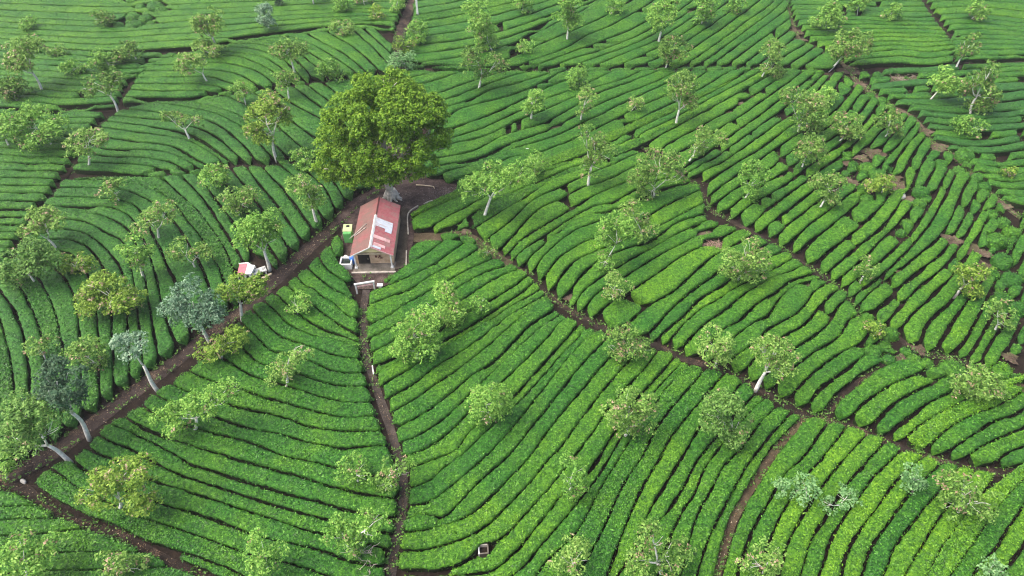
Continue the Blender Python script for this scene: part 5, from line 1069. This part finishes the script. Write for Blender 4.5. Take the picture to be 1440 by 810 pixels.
# leaf litter and stones strewn over the yard corner and along the track: uncountable
rng = np.random.default_rng(11); P = []
for px, py_, sx_, sy_, n in ((634, 271, 14, 5, 260), (600, 275, 25, 8, 110), (585, 250, 20, 8, 60)):
    P.append(un(np.c_[rng.normal(px, sx_, n), rng.normal(py_, sy_, n)], 0.17))
P = np.vstack(P); V, Q = leaf_cards(P, np.tile([0, 0, 1.0], (len(P), 1)), 0.045, rng, 0.35)
tag(link('gravel', np_mesh('gravel', V, Q, [M_GRAVEL], None, False)), 'pale gravel and litter strewn over the right corner of the dark yard', 'gravel', None, 'stuff')
P = []
for k in ('dirt_track', 'dirt_track_far', 'side_track', 'diagonal_path', 'footpath', 'branch_path'):
    W = resample(PW[k], 400); n = 700 if 'dirt' in k else 260
    i_ = rng.integers(0, 400, n); q = W[i_]+np.c_[rng.normal(0, PATHS[k][1]*0.33, n), rng.normal(0, PATHS[k][1]*0.33, n), np.zeros(n)]; P.append(q)
P = np.vstack(P); P[:, 2] = hgt(P[:, 0], P[:, 1])+0.115; V, Q = leaf_cards(P, np.tile([0, 0, 1.0], (len(P), 1)), 0.045, rng, 0.3)
tag(link('leaf_litter', np_mesh('leaf_litter', V, Q, [M_LITTER, M_WOOD], (rng.random(len(Q)) < 0.12).astype(int), False)), 'dry fallen leaves scattered along the dirt tracks and paths', 'leaf litter', None, 'stuff')

# weeds and grass tufts creeping over the path edges: uncountable
P = []
for k in ('dirt_track', 'dirt_track_far', 'side_track', 'diagonal_path', 'footpath', 'branch_path', 'gully_path', 'hedge_lane', 'stub_lane', 'cross_path'):
    W = resample(PW[k], 1200); t = np.gradient(W, axis=0); t /= np.linalg.norm(t, axis=1)[:, None]; nn = np.stack([-t[:, 1], t[:, 0], 0*t[:, 0]], 1)
    L = arclen(W)[-1]; n = int(L*13); i_ = rng.integers(0, 1200, n); keep = vnoise(W[i_], 0.6) > -0.15; i_ = i_[keep]; n = len(i_)
    P.append(W[i_]+nn[i_]*(np.where(rng.random(n) < 0.5, 1, -1)*(PATHS[k][1]*0.5+rng.normal(0.02, 0.09, n)))[:, None])
for x, y, r in BARE:
    rw = r/px_per_m(x, y); c = un((x, y), 0.2)[0]; n = int(rw*rw*22); P.append(c+np.c_[rng.normal(0, rw*0.75, n), rng.normal(0, rw*0.75, n), np.zeros(n)])
P = np.vstack(P); P[:, 2] = hgt(P[:, 0], P[:, 1])+0.16+rng.uniform(0, 0.12, len(P))
P = np.repeat(P, 3, 0)+rng.normal(0, 0.06, (3*len(P), 3))
V, Q = leaf_cards(P, np.tile([0, 0, 1.0], (len(P), 1)), 0.085, rng, 0.8)
tag(link('verge_weeds', np_mesh('verge_weeds', V, Q, [LEAF['n']], None, False)), 'low green weeds and grass creeping over the edges of the paths and bare soil', 'weeds', None, 'stuff')
# ------------------------------------------------------------------ light
w = bpy.data.worlds.new('World'); S.world = w; w.use_nodes = True; nt = w.node_tree
sky = nt.nodes.new('ShaderNodeTexSky'); sky.sky_type = 'NISHITA'; sky.sun_disc = False
ELEV, AZ = math.radians(60), math.radians(-100)       # high sun behind cloud, off to the left
sky.sun_elevation = ELEV; sky.sun_rotation = AZ; sky.dust_density = 7.0; sky.air_density = 1.0; sky.ozone_density = 1.0
nt.links.new(sky.outputs[0], nt.nodes['Background'].inputs['Color']); nt.nodes['Background'].inputs['Strength'].default_value = 0.13
sd = bpy.data.lights.new('sun', 'SUN'); sd.energy = 1.0; sd.angle = math.radians(60); sd.color = (1.0, 0.97, 0.92)
so = bpy.data.objects.new('sun', sd); COL.objects.link(so)
dv = Vector((math.sin(AZ)*math.cos(ELEV), math.cos(AZ)*math.cos(ELEV), math.sin(ELEV)))
so.rotation_euler = dv.to_track_quat('Z', 'Y').to_euler(); so.location = dv*60
vs = S.view_settings; vs.view_transform = 'Standard'; vs.look = 'None'; vs.exposure = 1.27; vs.gamma = 1; vs.use_curve_mapping = False

# ------------------------------------------------------------------ light haze in the air
m, nt, b = newmat('haze_air'); nt.nodes.remove(b)
pv = nt.nodes.new('ShaderNodeVolumePrincipled'); pv.inputs['Color'].default_value = (0.90, 0.94, 0.97, 1); pv.inputs['Density'].default_value = 0.00032; pv.inputs['Anisotropy'].default_value = 0.1
nt.links.new(pv.outputs[0], nt.nodes['Material Output'].inputs['Volume'])
mb = MB(); mb.box((0, 0, 20), (7200, 7200, 44.0)); hz = mb.build('haze', m); tag(hz, 'thin pale haze hanging over the whole tea slope', 'haze', None, 'stuff')
